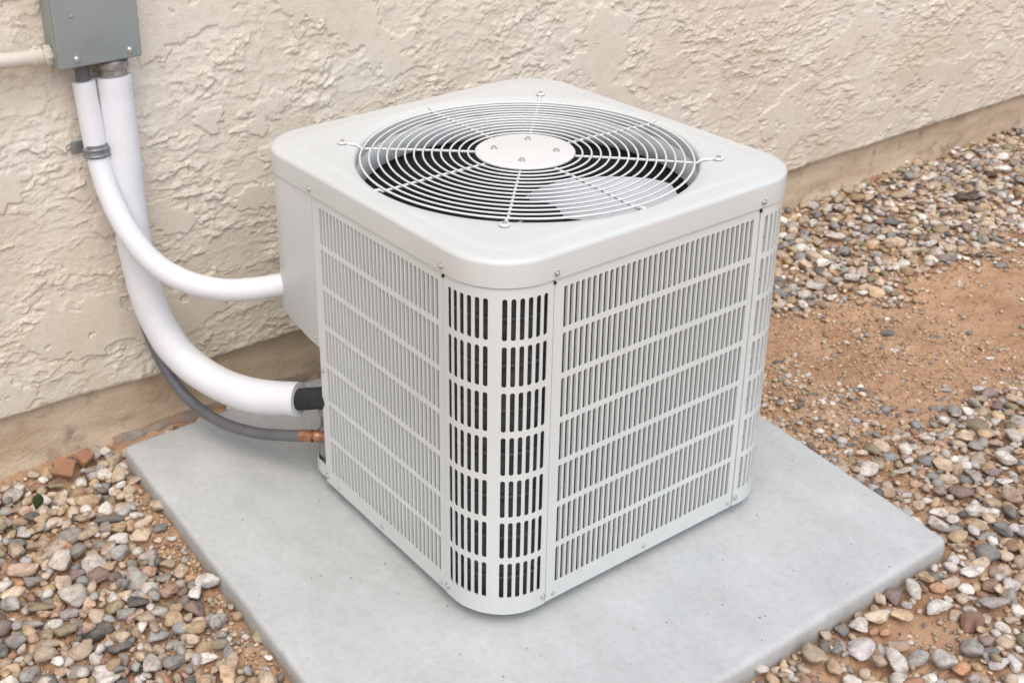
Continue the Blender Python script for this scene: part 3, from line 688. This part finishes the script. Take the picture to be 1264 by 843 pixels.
# fan: motor, hub and three broad blades
V, F = lathe_vf((FCX, FCY, 0), [(.078, .48), (.085, .49), (.085, .63), (.078, .638), (.02, .64)], 'z', 40)
motor = mesh('fan_motor', V, F, DARK, ac, angle=40)
V, F = lathe_vf((FCX, FCY, 0), [(.07, .575), (.07, .640), (.015, .645), (.015, .655)], 'z', 24); mesh('fan_hub', V, F, DARK, ac, angle=40)
for b in range(2):
    V = []; F = []; nu, nv = 24, 12
    for i in range(nu):
        f = i/(nu-1); r = .065 + .275*f
        mid = R(34 - 76*f**.9 + 180*b); wdt = R(15 + 9*f)*(1 if f < .93 else 1-.12*(f-.93)/.07)
        for j in range(nv):
            g = j/(nv-1)*2-1; t = mid + g*wdt
            z = .622 + .045*g*(.55+.45*f) + .014*(1-g*g)
            V.append((FCX+r*math.cos(t), FCY+r*math.sin(t), z))
    for i in range(nu-1):
        for j in range(nv-1): F.append((i*nv+j, (i+1)*nv+j, (i+1)*nv+j+1, i*nv+j+1))
    mesh('fan_blade', V, F, BLADE, ac)

# fan guard
def guard_z(r): return .7745 + .004*(1-min(1, max(0, (r-.11)/.24))**2.0)
def ring_vf(r, wr):
    z = guard_z(r); P = [(FCX+r*math.cos(t), FCY+r*math.sin(t), z) for t in np.arange(120)*2*math.pi/120]
    return tube_vf(P, wr, 8, closed=True)
NR = 13; RR = [.121 + (.351-.121)*i/(NR-1) for i in range(NR)]
V, F = ring_vf(RR[-1], .0024); guard = mesh('fan_guard', V, F, WIRE, ac); guard['label'] = 'round wire fan guard on the top cover'
for r in RR[:-1]:
    V, F = ring_vf(r, .0021); mesh('guard_ring', V, F, WIRE, guard)
for k in range(8):
    t = R(45*k - 2.5) if k % 2 == 0 else R(45*k); ct, st = math.cos(t), math.sin(t); long_ = k % 2 == 1
    rs = list(np.linspace(.095, .355, 14)); P = [(FCX+r*ct, FCY+r*st, guard_z(r)-.0050) for r in rs]
    if long_: P += [(FCX+r*ct, FCY+r*st, z) for r, z in ((.368, ZT+.0045), (.379, ZT+.0052), (.396, ZT+.0072))]
    else: P += [(FCX+r*ct, FCY+r*st, z) for r, z in ((.361, ZT+.001), (.374, ZT+.002))]
    V, F = tube_vf(P, .0030, 8); mesh('guard_spoke', V, F, WIRE, guard)
    if long_:
        c = (FCX+.398*ct, FCY+.398*st, ZT+.0035)
        P = [(c[0]+.0075*math.cos(a), c[1]+.0075*math.sin(a), c[2]+.005) for a in np.arange(20)*2*math.pi/20]
        V, F = tube_vf(P, .0030, 8, closed=True); mesh('spoke_eye', V, F, WIRE, guard)
        V, F = lathe_vf((c[0], c[1], c[2]), [(.0065, .0), (.0065, .007), (.0048, .008), (.0048, .0095), (.003, .0105)], 'z', 14); mesh('screw', V, F, STEEL, guard, angle=30)
V, F = lathe_vf((FCX, FCY, 0), [(.101, .7745), (.104, .776), (.1062, .778), (.1062, .7805), (.1045, .7822), (.099, .783), (.0005, .7837)], 'z', 72, cap=False)
hub = mesh('hub_plate', V, F, WIRE, guard, angle=50)
for k in range(4):
    t = R(45+90*k); c = (FCX+.066*math.cos(t), FCY+.066*math.sin(t), .783)
    V, F = lathe_vf(c, [(.0075, 0), (.0075, .0016), (.0055, .002), (.0055, .0045), (.0032, .0062), (.0005, .0066)], 'z', 14); mesh('screw', V, F, STEEL, guard, angle=30)

# screws on the skirt, at the panel feet and in the seams
def side_screw(u, z, off, m=STEEL, r=.0050, parent=ac):
    (x, y), n = body_pt(u, off)
    P = [(x+n[0]*a, y+n[1]*a, z) for a in (-.004, .0, .0012, .0013, .0035, .0045)]
    V, F = tube_vf(P, [r*1.25, r*1.25, r*1.25, r*.85, r*.8, r*.45], 12); mesh('screw', V, F, m, parent, angle=30)
for u in (-US, US, UR, UL+.002): side_screw(u, .7335, .0075, r=.0046)
for u, z in ((-US+.007, .020), (US-.007, .020), (UR+.008, .022), (UL+.008, .020), (-US-.016, .013), (US+.020, .014), (UR-.014, .014),
             ((UL-US)/2, .016), ((US+UR)/2, .016), (UL*.88-US*.12, .015)):
    side_screw(u, z, .003 if z > .017 else .001, STEEL if z > .017 else STEEL_DULL, .0050 if z > .017 else .0036)
side_screw(UL+.010, .300, .001, STEEL_DULL, .0045); side_screw(UL-.012, .375, .002, STEEL_DULL, .0040)
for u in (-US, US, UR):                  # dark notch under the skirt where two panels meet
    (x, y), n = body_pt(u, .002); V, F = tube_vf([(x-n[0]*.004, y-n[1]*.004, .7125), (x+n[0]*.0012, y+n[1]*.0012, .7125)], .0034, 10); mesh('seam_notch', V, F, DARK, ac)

# service valve in the recess
V, F = lathe_vf((.035, .655, .125), [(.012, -.10), (.022, -.085), (.022, -.02), (.014, -.01), (.014, .02), (.020, .024), (.020, .05), (.010, .055)], 'z', 12)
mesh('service_valve', V, F, BOX_METAL, ac, angle=35)

# ------------------------------------------------------------------ pipes and conduits at the left
def sleeve(name, P, r, m, parent, bore=None, n=10, sides=28, wob=0.0):
    Q = spline(P, n); rad = r*(1+wob*np.array([float(fbm(i*.11, 2.0, 151, 3)) for i in range(len(Q))]))
    V, F = tube_vf(Q, rad, sides, bore); return mesh(name, V, F, m, parent, angle=50)

thick = empty('insulated_pipe', (-.23, 1.06, .93))
tag(thick, 'thick white insulated pipe curving down the wall into the back of the unit', 'pipe')
PT = [(-.220, 1.095, .906), (-.222, 1.090, .80), (-.224, 1.083, .683), (-.226, 1.075, .554), (-.223, 1.064, .441), (-.209, 1.043, .325), (-.180, 1.0, .231), (-.139, .92, .180), (-.089, .80, .171), (-.017, .69, .187)]
sleeve('foam_sleeve', PT, .0405, FOAM, thick, .026, 12, 40, .03)
sleeve('black_sleeve', [(-.045, .728, .181), (-.019, .69, .187), (-.004, .660, .199), (.022, .615, .214)], .0255, BLACK_FOAM, thick, None, 8, 24, .05)
sleeve('pipe_stub', [(-.2197, 1.095, .952), (-.2198, 1.095, .93), (-.220, 1.095, .88)], .031, BOX_METAL, thick)
V, F = lathe_vf((-.2197, 1.095, .926), [(.034, 0), (.036, .003), (.036, .016), (.033, .019)], 'z', 28); mesh('stub_collar', V, F, BOX_METAL, thick, angle=35)

thin = empty('insulated_pipe', (-.30, 1.07, .93))
tag(thin, 'thin white insulated pipe crossing in front of the thick one into the service cover', 'pipe')
PN = [(-.289, 1.100, .906), (-.286, 1.096, .821), (-.283, 1.084, .726), (-.279, 1.052, .647), (-.264, 1.003, .568), (-.232, .952, .500), (-.182, .902, .457), (-.116, .860, .432), (-.051, .826, .427), (.030, .782, .437)]
sleeve('foam_sleeve', PN, .0262, FOAM, thin, .016, 12, 32, .02)
sleeve('pipe_stub', [(-.2892, 1.1005, .952), (-.2891, 1.100, .93), (-.289, 1.100, .88)], .0155, GREY_PVC, thin)

clamp = empty('pipe_clamp', (-.32, 1.14, .75))
tag(clamp, 'grey metal strap clamp holding the thin white pipe to the wall', 'clamp')
cc = np.array((-.2833, 1.0858, .742)); ax = np.array((.0, .09, 1.0)); ax /= np.linalg.norm(ax)
for dz in (-.0075, .0075):
    e1 = np.cross(ax, (0, 1, 0)); e1 /= np.linalg.norm(e1); e2 = np.cross(ax, e1)
    P = [cc + ax*dz + .0275*(math.cos(t)*e1 + math.sin(t)*e2) for t in np.arange(40)*2*math.pi/40]
    V, F = tube_vf(P, .0042, 8, closed=True); mesh('strap_rib', V, F, CLAMP, clamp)
P = [cc + ax*a for a in np.linspace(-.012, .012, 5)]; V, F = tube_vf(P, .0285, 32, .0262); mesh('strap', V, F, CLAMP, clamp, angle=40)
bevel_box('wall_tab', -.326, -.262, 1.1355, 1.1395, .729, .757, CLAMP, clamp, .0012)

grey = empty('flexible_conduit', (-.2, 1.08, .2))
tag(grey, 'slim grey flexible line with copper fitting running under the thick white pipe', 'conduit')
sleeve('conduit_tube', [(-.199, 1.165, .300), (-.194, 1.13, .225), (-.184, 1.085, .155), (-.162, 1.01, .090), (-.130, .905, .062), (-.093, .80, .070), (-.048, .72, .085), (-.019, .670, .099)], .0138, GREY_PVC, grey, None, 10, 20)
sleeve('copper_fitting', [(-.0245, .679, .0965), (-.013, .662, .1012), (-.007, .652, .104)], .0148, COPPER, grey, None, 4, 20)
V, F = tube_vf(spline([(-.0075, .653, .1038), (.002, .640, .107), (.022, .615, .114)], 5), [.0110, .0112, .0125, .0150, .0150, .0125, .0115, .0115, .0145, .0145, .0115], 20); mesh('copper_fitting', V, F, COPPER, grey, angle=35)

ebox = empty('electrical_box', (-.257, 1.142, .949))
tag(ebox, 'grey painted metal electrical box on the stucco wall', 'electrical box')
bevel_box('enclosure', -.3505, -.163, 1.066, 1.142, .9535, 1.42, BOX_PAINT, ebox, .004)
bevel_box('cover', -.3535, -.1605, 1.0575, 1.0675, .949, 1.425, BOX_PAINT, ebox, .0045, 4)
V, F = box_vf(-.3535, -.3505, 1.0675, 1.084, .9535, 1.424); mesh('cover_lip', V, F, BOX_PAINT, ebox, smooth=False)
for (x, z) in ((-.313, .969), (-.190, .969)):
    V, F = lathe_vf((x, 1.0575, z), [(.0072, .001), (.0072, -.0015), (.0052, -.002), (.0050, -.005), (.003, -.007)], 'y', 14); mesh('screw', V, F, STEEL, ebox, angle=30)
V, F = lathe_vf((-.312, 1.0575, 1.062), [(.004, .001), (.0035, -.0015), (.001, -.002)], 'y', 12); mesh('rivet', V, F, BOX_PAINT, ebox)

cond = empty('conduit_pipe', (-.6, 1.138, .975))
tag(cond, 'cream painted rigid conduit entering the left side of the electrical box', 'conduit')
V, F = tube_vf([(x, 1.108 + .002*math.sin(x*3), .973+(-.36-x)*.07) for x in np.linspace(-2.4, -.358, 24)], .0172, 24); mesh('conduit_tube', V, F, CREAM, cond, angle=50)
V, F = tube_vf([(x, 1.108, .9755) for x in (-.398, -.396, -.374, -.372)], [.019, .0208, .0208, .019], 24); mesh('coupling', V, F, CREAM, cond, angle=35)
V, F = tube_vf([(x, 1.108, .974) for x in (-.367, -.365, -.354, -.352)], [.021, .0235, .0235, .022], 8); mesh('lock_nut', V, F, CREAM, cond, angle=35)
for s in (-1, 1):
    V, F = lathe_vf((-.385, 1.108+s*.006, .9755+.0205), [(.004, -.002), (.004, .002), (.0025, .0035)], 'z', 10); mesh('screw', V, F, CREAM, cond)

# ------------------------------------------------------------------ stones
def ico(sub):
    bm = bmesh.new(); bmesh.ops.create_icosphere(bm, subdivisions=sub, radius=1.0)
    V = np.array([v.co[:] for v in bm.verts]); F = np.array([[v.index for v in f.verts] for f in bm.faces]); bm.free(); return V, F
ICO = {s: ico(s) for s in (1, 2, 3, 4)}
def stone_shape(seed, sub):
    """a worn stone: a ball cut by random planes with rounded edges; semi-axes about 1 x .75 x .5"""
    g = np.random.default_rng(1000+seed); V, F = ICO[sub]
    k = g.integers(6, 12); Nn = g.normal(size=(k, 3)); Nn /= np.linalg.norm(Nn, axis=1)[:, None]
    d = g.uniform(.46, .88, k); p = g.uniform(16, 90)
    c = np.maximum(V@Nn.T, 1e-3)/d; inv = (np.sum(c**p, 1) + .95**p)**(1/p); r = 1/inv
    a = g.uniform(0, 6.3, 3); r = r*(1 + .05*np.sin(V@g.normal(size=3)*3+a[0]) + .04*np.sin(V@g.normal(size=3)*5.5+a[1]) + .018*np.sin(V@g.normal(size=3)*11+a[2]))
    P = V*r[:, None]
    P -= (P.max(0)+P.min(0))/2; P /= (P.max(0)-P.min(0))/2
    return P, F
NS = 28
SHAPE = {s: [stone_shape(i, s)[0] for i in range(NS)] for s in (1, 2, 3)}
def rot(yaw, tx, ty):
    return np.array(Matrix.Rotation(yaw, 3, 'Z') @ Matrix.Rotation(tx, 3, 'X') @ Matrix.Rotation(ty, 3, 'Y'))

_wx = np.arange(-1.2, 4.6, .015); _wy = np.arange(-1.0, 1.3, .015); _A, _B = np.meshgrid(_wx, _wy, indexing='ij'); WOB = fbm(_A*5, _B*5, 161, 3)
def wobble(x, y): return float(WOB[min(len(_wx)-1, max(0, int((x+1.2)/.015))), min(len(_wy)-1, max(0, int((y+1.0)/.015)))])
_PE = []
for _i in range(4):
    (ax_, ay_), (bx_, by_) = PAD[_i], PAD[(_i+1) % 4]; _l = math.hypot(bx_-ax_, by_-ay_); _PE.append((ax_, ay_, (bx_-ax_)/_l, (by_-ay_)/_l))
def pdist(x, y): return max(dy*(x-px) - dx*(y-py_) for px, py_, dx, dy in _PE)
def zone(x, y):
    """-> (chance for a stone here, largest half-length, chance for grit, zone name) or None"""
    d = pdist(x, y)
    if d < .004 or y > 1.152: return None
    w = wobble(x, y)
    if y > 1.05 and -.33 < x < 1.2: return None if y > 1.125 else (1, .019, 1, 'strip')
    if x < -.30 and y > -.7:
        if d < .055 + .05*w and y < .95: return (.12, .012, 1, 'left')
        return (1, .034, 1, 'left')
    if x > .9 and y > .30:
        bx = [1.2, 1.3, 1.67, 1.93, 2.4, 2.76, 6]; by = [.74, .72, .665, .565, .525, .50, .45]
        e = y - float(np.interp(x, bx, by)) + .10*w
        if e > .03: return (1, .030, 1, 'far')
        if e > -.05: return (.35, .014, .8, 'far')
    if x > .9 and y > .03:
        if x < 1.46 + .1*w and y < .46: return (.45 if y < .4 else .2, .012 if y > .16 else .016, .8, 'soil')
        return (.035 if x < 2.2 else .06, .011, .16, 'soil')
    if ((x-.775)/.085)**2 + ((y+.442)/.06)**2 < 1 + .8*w: return (.0, .0, .5, 'front')
    e = (.03 - .25*max(0, x-1.62)) - y + .09*w
    if x > .9 and e < .02: return (.25, .014, .6, 'soil')
    if x > 1.0 and y > -.30: return (.7 if w > -.1 else .3, .028, .9, 'front')
    return (.92 if w > -.12 else .4, .034, .9, 'front')

PALETTE = [('beige', .30), ('tan', .15), ('white', .21), ('grey', .12), ('lilac', .06), ('salmon', .065), ('orange', .015), ('rust', .025), ('purple', .03), ('slate', .04), ('dark', .04), ('olive', .04)]
GRIT_P = ['beige', 'tan', 'salmon', 'rust', 'grey', 'white', 'orange']; GRIT_W = [.34, .38, .12, .08, .04, .02, .02]
PN_ = [a for a, b in PALETTE]; PW = np.array([b for a, b in PALETTE]); PW /= PW.sum()
cellsz = .03; hashg = {}
def free(x, y, r):
    ci, cj = int(math.floor(x/cellsz)), int(math.floor(y/cellsz))
    for i in (-2, -1, 0, 1, 2):
        for j in (-2, -1, 0, 1, 2):
            for (a, b, q) in hashg.get((ci+i, cj+j), ()):
                if (a-x)**2 + (b-y)**2 < (r+q)**2: return False
    return True
def occupy(x, y, r): hashg.setdefault((int(math.floor(x/cellsz)), int(math.floor(y/cellsz))), []).append((x, y, r))

stones = []           # (x, y, half length, half width, yaw, colour, zone, key)
for (x, y, a, b, yaw, c) in KEY_STONES:
    z = zone(x, y); stones.append((x, y, a, b, yaw, c, z[3] if z else 'left', True)); occupy(x, y, (a+b)/2*.86)
occupy(-.462, 1.105, .03); occupy(-.402, 1.12, .02)
BOXES = [(-1.0, -.33, -.1, 1.15), (1.15, 4.2, .40, 1.15), (.25, 2.0, -.85, .45), (-.33, 1.22, 1.06, 1.125), (1.4, 3.0, .0, .6)]
TRIES = [(.031, 260), (.027, 800), (.0225, 3000), (.0185, 6500), (.015, 11000), (.012, 18000), (.0094, 26000), (.0072, 26000), (.0054, 24000)]
py = random.Random(5)
area = [(b[1]-b[0])*(b[3]-b[2]) for b in BOXES]
wbox = [area[0]*3.0, area[1]*1.1, area[2]*1.9, area[3]*4, area[4]*.5]
for a, n in TRIES:
    for bx, w in zip(BOXES, wbox):
        for _ in range(int(n*w/sum(wbox))):
            x = py.uniform(bx[0], bx[1]); y = py.uniform(bx[2], bx[3]); zz = zone(x, y)
            if not zz: continue
            ch = zz[0] if a > .0075 else zz[2]
            s = a*py.uniform(.82, 1.12)
            if s > zz[1] and a > .0075 or py.random() > ch: continue
            b = s*py.uniform(.60, .92)
            if pdist(x, y) < b*.9: continue
            r = (s+b)/2*.74
            if not free(x, y, r): continue
            occupy(x, y, r)
            stones.append((x, y, s, b, py.uniform(0, 6.28), (py.choices(PN_, PW) if a > .0085 else py.choices(GRIT_P, GRIT_W))[0], zz[3], False))

for a, n in ((.021, 130), (.017, 420), (.0135, 700)):      # a second, looser layer lying on the first
    for bx, w in zip(BOXES[:3], wbox[:3]):
        for _ in range(int(n*w/sum(wbox[:3]))):
            x = py.uniform(bx[0], bx[1]); y = py.uniform(bx[2], bx[3]); zz = zone(x, y)
            if not zz or zz[0] < .9 or zz[3] not in ('left', 'far', 'front') or pdist(x, y) < .03: continue
            s = a*py.uniform(.85, 1.15); stones.append((x, y, s, s*py.uniform(.6, .9), py.uniform(0, 6.28), py.choices(PN_, PW)[0], zz[3], None))

def on_screen(x, y, z):
    d = Vector((x, y, z))-CAM; dz = d.dot(fw); f = 1523.42
    return 632-154.17 + f*d.dot(rt)/dz, 421.5-151.21 - f*d.dot(up)/dz, f/dz
gz_all = ground_z(np.array([s[0] for s in stones]), np.array([s[1] for s in stones]))
def hidden(x, y, z):
    """behind the unit or the pipes as the viewer stands"""
    for k in range(1, 14):
        t = k/14; q = CAM.lerp(Vector((x, y, z)), t)
        if 0 < q.x < W and 0 < q.y < D and 0 < q.z < ZT: return True
    return False
rank = []
for i, s in enumerate(stones):
    u, v, sc = on_screen(s[0], s[1], -.08)
    vis = 8 < u < 1256 and 8 < v < 835 and not hidden(s[0], s[1], -.07)
    rank.append((0 if not vis else (1e6 if s[7] else 0) + s[2]*s[3]*sc*sc, i))
single = set(i for v, i in sorted(rank, reverse=True)[:300] if v > 0)

LOOK = {'white': 'whitish', 'beige': 'beige', 'tan': 'tan', 'salmon': 'pinkish', 'orange': 'orange', 'rust': 'rust-brown', 'purple': 'purple-brown', 'lilac': 'lilac-grey',
        'grey': 'mid-grey', 'slate': 'slate-grey', 'dark': 'dark-grey', 'olive': 'olive-brown', 'black': 'black'}
PLACE = {'left': 'in the gravel left of the pad', 'strip': 'between pad and foundation', 'far': 'in the gravel along the wall',
         'soil': 'on the bare soil', 'front': 'in the gravel by the right pad corner'}
GROUP = {'left': 'pebbles left of the pad', 'strip': 'pebbles between pad and foundation', 'far': 'pebbles along the wall', 'soil': 'pebbles on the bare soil', 'front': 'pebbles round the right pad corner'}
stone_me = {}
BV = []; BF = []; BM = []; GV = []; GF = []; GM = []; nb = 0; ng = 0
mats = list(STONE.values()); midx = {k: i for i, k in enumerate(STONE)}
made = []
for i, (x, y, a, b, yaw, c, zn, key) in enumerate(stones):
    h = b*py.uniform(.62, .86); sh = py.randrange(NS)
    amp = .12 if key else (.45 if key is None else .26)
    Rm = rot(yaw, py.uniform(-amp, amp), py.uniform(-amp, amp)*.8)
    dense = zn in ('left', 'far', 'front')
    lift = h*(.46 if key else py.uniform(.15, .5)) + (py.uniform(0, .011) if dense and a > .008 else 0) + (.006 if key and dense else 0)
    z = float(gz_all[i]) + lift + (.0125 if key is None else 0)
    if i in single:
        if sh not in stone_me:
            me = bpy.data.meshes.new('pebble'); me.from_pydata([tuple(v) for v in SHAPE[3][sh].tolist()], [], [tuple(f) for f in ICO[3][1].tolist()])
            me.materials.append(STONE['beige']); me.polygons.foreach_set('use_smooth', [True]*len(me.polygons)); stone_me[sh] = me
        o = bpy.data.objects.new('pebble', stone_me[sh]); C.objects.link(o)
        M = Matrix(Rm.tolist()).to_4x4(); M = Matrix.Translation((x, y, z)) @ M @ Matrix.Diagonal((a, b, h, 1)); o.matrix_world = M
        o.material_slots[0].link = 'OBJECT'; o.material_slots[0].material = STONE[c]
        made.append((o, a, b, c, zn, x, y))
        continue
    sub = 2 if a > .0095 else 1
    P = (SHAPE[sub][sh]*np.array([a, b, h]))@Rm.T + np.array([x, y, z]); Fi = ICO[sub][1]
    if a > .0075: BV.append(P); BF.append(Fi+nb); BM.append(np.full(len(Fi), midx[c])); nb += len(P)
    else: GV.append(P); GF.append(Fi+ng); GM.append(np.full(len(Fi), midx[c])); ng += len(P)
tag(mesh_np('gravel', np.concatenate(BV), np.concatenate(BF), mats, None, np.concatenate(BM)), 'mixed river gravel spread round the concrete pad', 'gravel', kind='stuff')
tag(mesh_np('grit', np.concatenate(GV), np.concatenate(GF), mats, None, np.concatenate(GM)), 'fine tan grit between the larger stones', 'grit', kind='stuff')

# loose grains on the soil: tens of thousands of tiny crumbs in one object
V1, F1 = ICO[1]; tet = np.array([(1, 0, -.4), (-.5, .87, -.4), (-.5, -.87, -.4), (0, 0, .9), (.3, -.2, .5)]); tf = np.array([(0, 1, 3), (1, 2, 3), (2, 0, 3), (0, 2, 1)])
cnt = 42000; X = np.empty(cnt); Y = np.empty(cnt); ok = 0
while ok < cnt:
    k = np.random.default_rng(ok+3); n_ = 4000; which = k.random(n_)
    xx = np.where(which < .30, k.uniform(-.85, -.34, n_), np.where(which < .75, k.uniform(1.0, 2.0, n_), k.uniform(.25, 3.2, n_)))
    yy = np.where(which < .30, k.uniform(0, 1.1, n_), np.where(which < .75, k.uniform(-.6, .7, n_), k.uniform(-.6, 1.0, n_)))
    g = (pad_dist(xx, yy) > .004); xx, yy = xx[g][:cnt-ok], yy[g][:cnt-ok]
    X[ok:ok+len(xx)] = xx; Y[ok:ok+len(xx)] = yy; ok += len(xx)
g = np.random.default_rng(77); sz = .0011 + .0048*g.random(cnt)**4; an = g.uniform(0, 6.28, cnt); Zc = ground_z(X, Y)
ca, sa_ = np.cos(an), np.sin(an); st = g.uniform(.6, 1.2, (cnt, 3))
T4 = tet[:4][None]*st[:, None, :]; PX = T4[..., 0]*ca[:, None]-T4[..., 1]*sa_[:, None]; PY = T4[..., 0]*sa_[:, None]+T4[..., 1]*ca[:, None]
P = np.stack([X[:, None]+PX*sz[:, None], Y[:, None]+PY*sz[:, None], Zc[:, None]+T4[..., 2]*sz[:, None]+.0006], -1).reshape(-1, 3)
Fc = (np.arange(cnt)[:, None, None]*4 + tf[None]).reshape(-1, 3)
crumb_cols = ['tan', 'beige', 'salmon', 'orange', 'rust', 'dark']
mi = np.repeat(g.choice([midx[q] for q in crumb_cols], cnt, p=[.36, .16, .18, .09, .17, .04]), 4)
# a few blown grains on the pad
k = np.random.default_rng(5); npad = 140; px_ = np.concatenate([k.uniform(-.33, .0, 60), k.uniform(.05, 1.0, 80)]); py__ = np.concatenate([k.uniform(-.3, .95, 60), k.uniform(-.31, -.02, 80)])
ps = .0006 + .0016*k.random(npad)**2
P2 = np.stack([px_[:, None]+tet[None, :4, 0]*ps[:, None], py__[:, None]+tet[None, :4, 1]*ps[:, None], PAD_TOP + (tet[None, :4, 2]+.42)*ps[:, None]], -1).reshape(-1, 3)
Fc = np.concatenate([Fc, (np.arange(npad)[:, None, None]*4 + tf[None]).reshape(-1, 3) + len(P)]); P = np.concatenate([P, P2]); mi = np.concatenate([mi, np.repeat(k.choice([midx['tan'], midx['grey'], midx['dark'], midx['rust']], npad), 4)])
tag(mesh_np('soil_crumbs', P, Fc, mats, None, mi), 'loose crumbs and sand grains on the soil', 'grit', kind='stuff')

# labels for the single stones: look, then place, then the neighbour, then nearer or farther
def look(a, b, c):
    size = 'large ' if a > .026 else ('small ' if a < .0165 else '')
    form = 'long' if b/a < .60 else ('roundish' if b/a > .80 else 'oval')
    return f"{size}{form} {LOOK[c]}"
def clusters(items, key):
    d = {}
    for it in items: d.setdefault(key(it), []).append(it)
    return d
for zn in PLACE:
    sub_ = [m for m in made if m[4] == zn]
    for lk, ms in clusters(sub_, lambda m: look(m[1], m[2], m[3])).items():
        if len(ms) == 1: tag(ms[0][0], f"{lk} pebble {PLACE[zn]}", 'pebble', GROUP[zn]); continue
        def neigh(m):
            q = sorted((n for n in sub_ if n is not m), key=lambda n: (n[5]-m[5])**2 + (n[6]-m[6])**2)
            for n in q:
                if n[3] != m[3]: return n[3]
            return 'beige'
        for nc, ns in clusters(ms, neigh).items():
            base_l = f"{lk} pebble beside a {LOOK[nc]} one {PLACE[zn].replace('in the gravel', 'in gravel').replace('by the right', 'by right')}"
            if len(ns) == 1: tag(ns[0][0], base_l, 'pebble', GROUP[zn]); continue
            ns = sorted(ns, key=lambda m: (Vector((m[5], m[6], -.08))-CAM).length)
            words = {2: ['nearer', 'farther'], 3: ['nearest', 'middle', 'farthest']}.get(len(ns), ['nearest', 'second nearest', 'third nearest', 'fourth nearest', 'fifth nearest', 'sixth nearest', 'seventh nearest', 'eighth nearest', 'ninth nearest', 'tenth nearest', 'eleventh nearest', 'twelfth nearest'])
            for k, m in enumerate(ns): tag(m[0], f"{words[min(k, len(words)-1)]} {base_l}", 'pebble', GROUP[zn])

# two broken brick pieces against the foundation, and a fallen leaf
def chip(pts, z0, z1, m, tilt, loc, label):
    V = [(x, y, z0) for x, y in pts] + [(x*.93, y*.93, z1) for x, y in pts]; n = len(pts)
    F = [tuple(range(n))[::-1], tuple(range(n, 2*n))] + [(k, (k+1) % n, n+(k+1) % n, n+k) for k in range(n)]
    me = bpy.data.meshes.new('brick_fragment'); me.from_pydata(V, [], F); me.materials.append(m)
    bm = bmesh.new(); bm.from_mesh(me); bmesh.ops.bevel(bm, geom=bm.edges[:], offset=.0022, segments=2, affect='EDGES'); bm.to_mesh(me); bm.free()
    me.polygons.foreach_set('use_smooth', [True]*len(me.polygons)); me.set_sharp_from_angle(angle=R(45))
    o = bpy.data.objects.new('brick_fragment', me); C.objects.link(o); o.rotation_euler = tilt; o.location = loc
    return tag(o, label, 'brick fragment', 'broken brick pieces by the foundation')
chip([(-.030, -.018), (.022, -.030), (.032, .014), (-.016, .030)], -.010, .010, BRICK, (.75, .12, -.35), (-.462, 1.105, -.050), 'larger orange brick fragment leaning by the foundation left of the pad')
chip([(-.022, -.016), (.020, -.018), (.024, .010), (.0, .022), (-.020, .012)], -.009, .009, BRICK, (.45, -.25, .5), (-.402, 1.118, -.052), 'smaller brick fragment between the larger one and the pad corner')
LV = []; LF = []
for i in range(9):
    f = i/8; w = .0095*math.sin(math.pi*min(1, f*.95+.04))**.8
    for s in (-1, 0, 1): LV.append((s*w, .004*math.sin(f*3), -.024+.048*f) if s == 0 else (s*w, .004*math.sin(f*3)+.0035, -.024+.048*f))
for i in range(8):
    for s in (0, 1): LF.append((i*3+s, i*3+s+1, i*3+s+4, i*3+s+3))
me = bpy.data.meshes.new('leaf'); me.from_pydata(LV, [], LF); me.materials.append(LEAF); me.polygons.foreach_set('use_smooth', [True]*len(me.polygons))
leaf = bpy.data.objects.new('leaf', me); C.objects.link(leaf); leaf.location = (-.571, .975, -.034); leaf.rotation_euler = (.3, .3, -.5); leaf.scale = (1.35, 1.35, 1.2)
sm = leaf.modifiers.new('thickness', 'SOLIDIFY'); sm.thickness = .0006
tag(leaf, 'single green leaf standing among the gravel left of the pad', 'leaf')
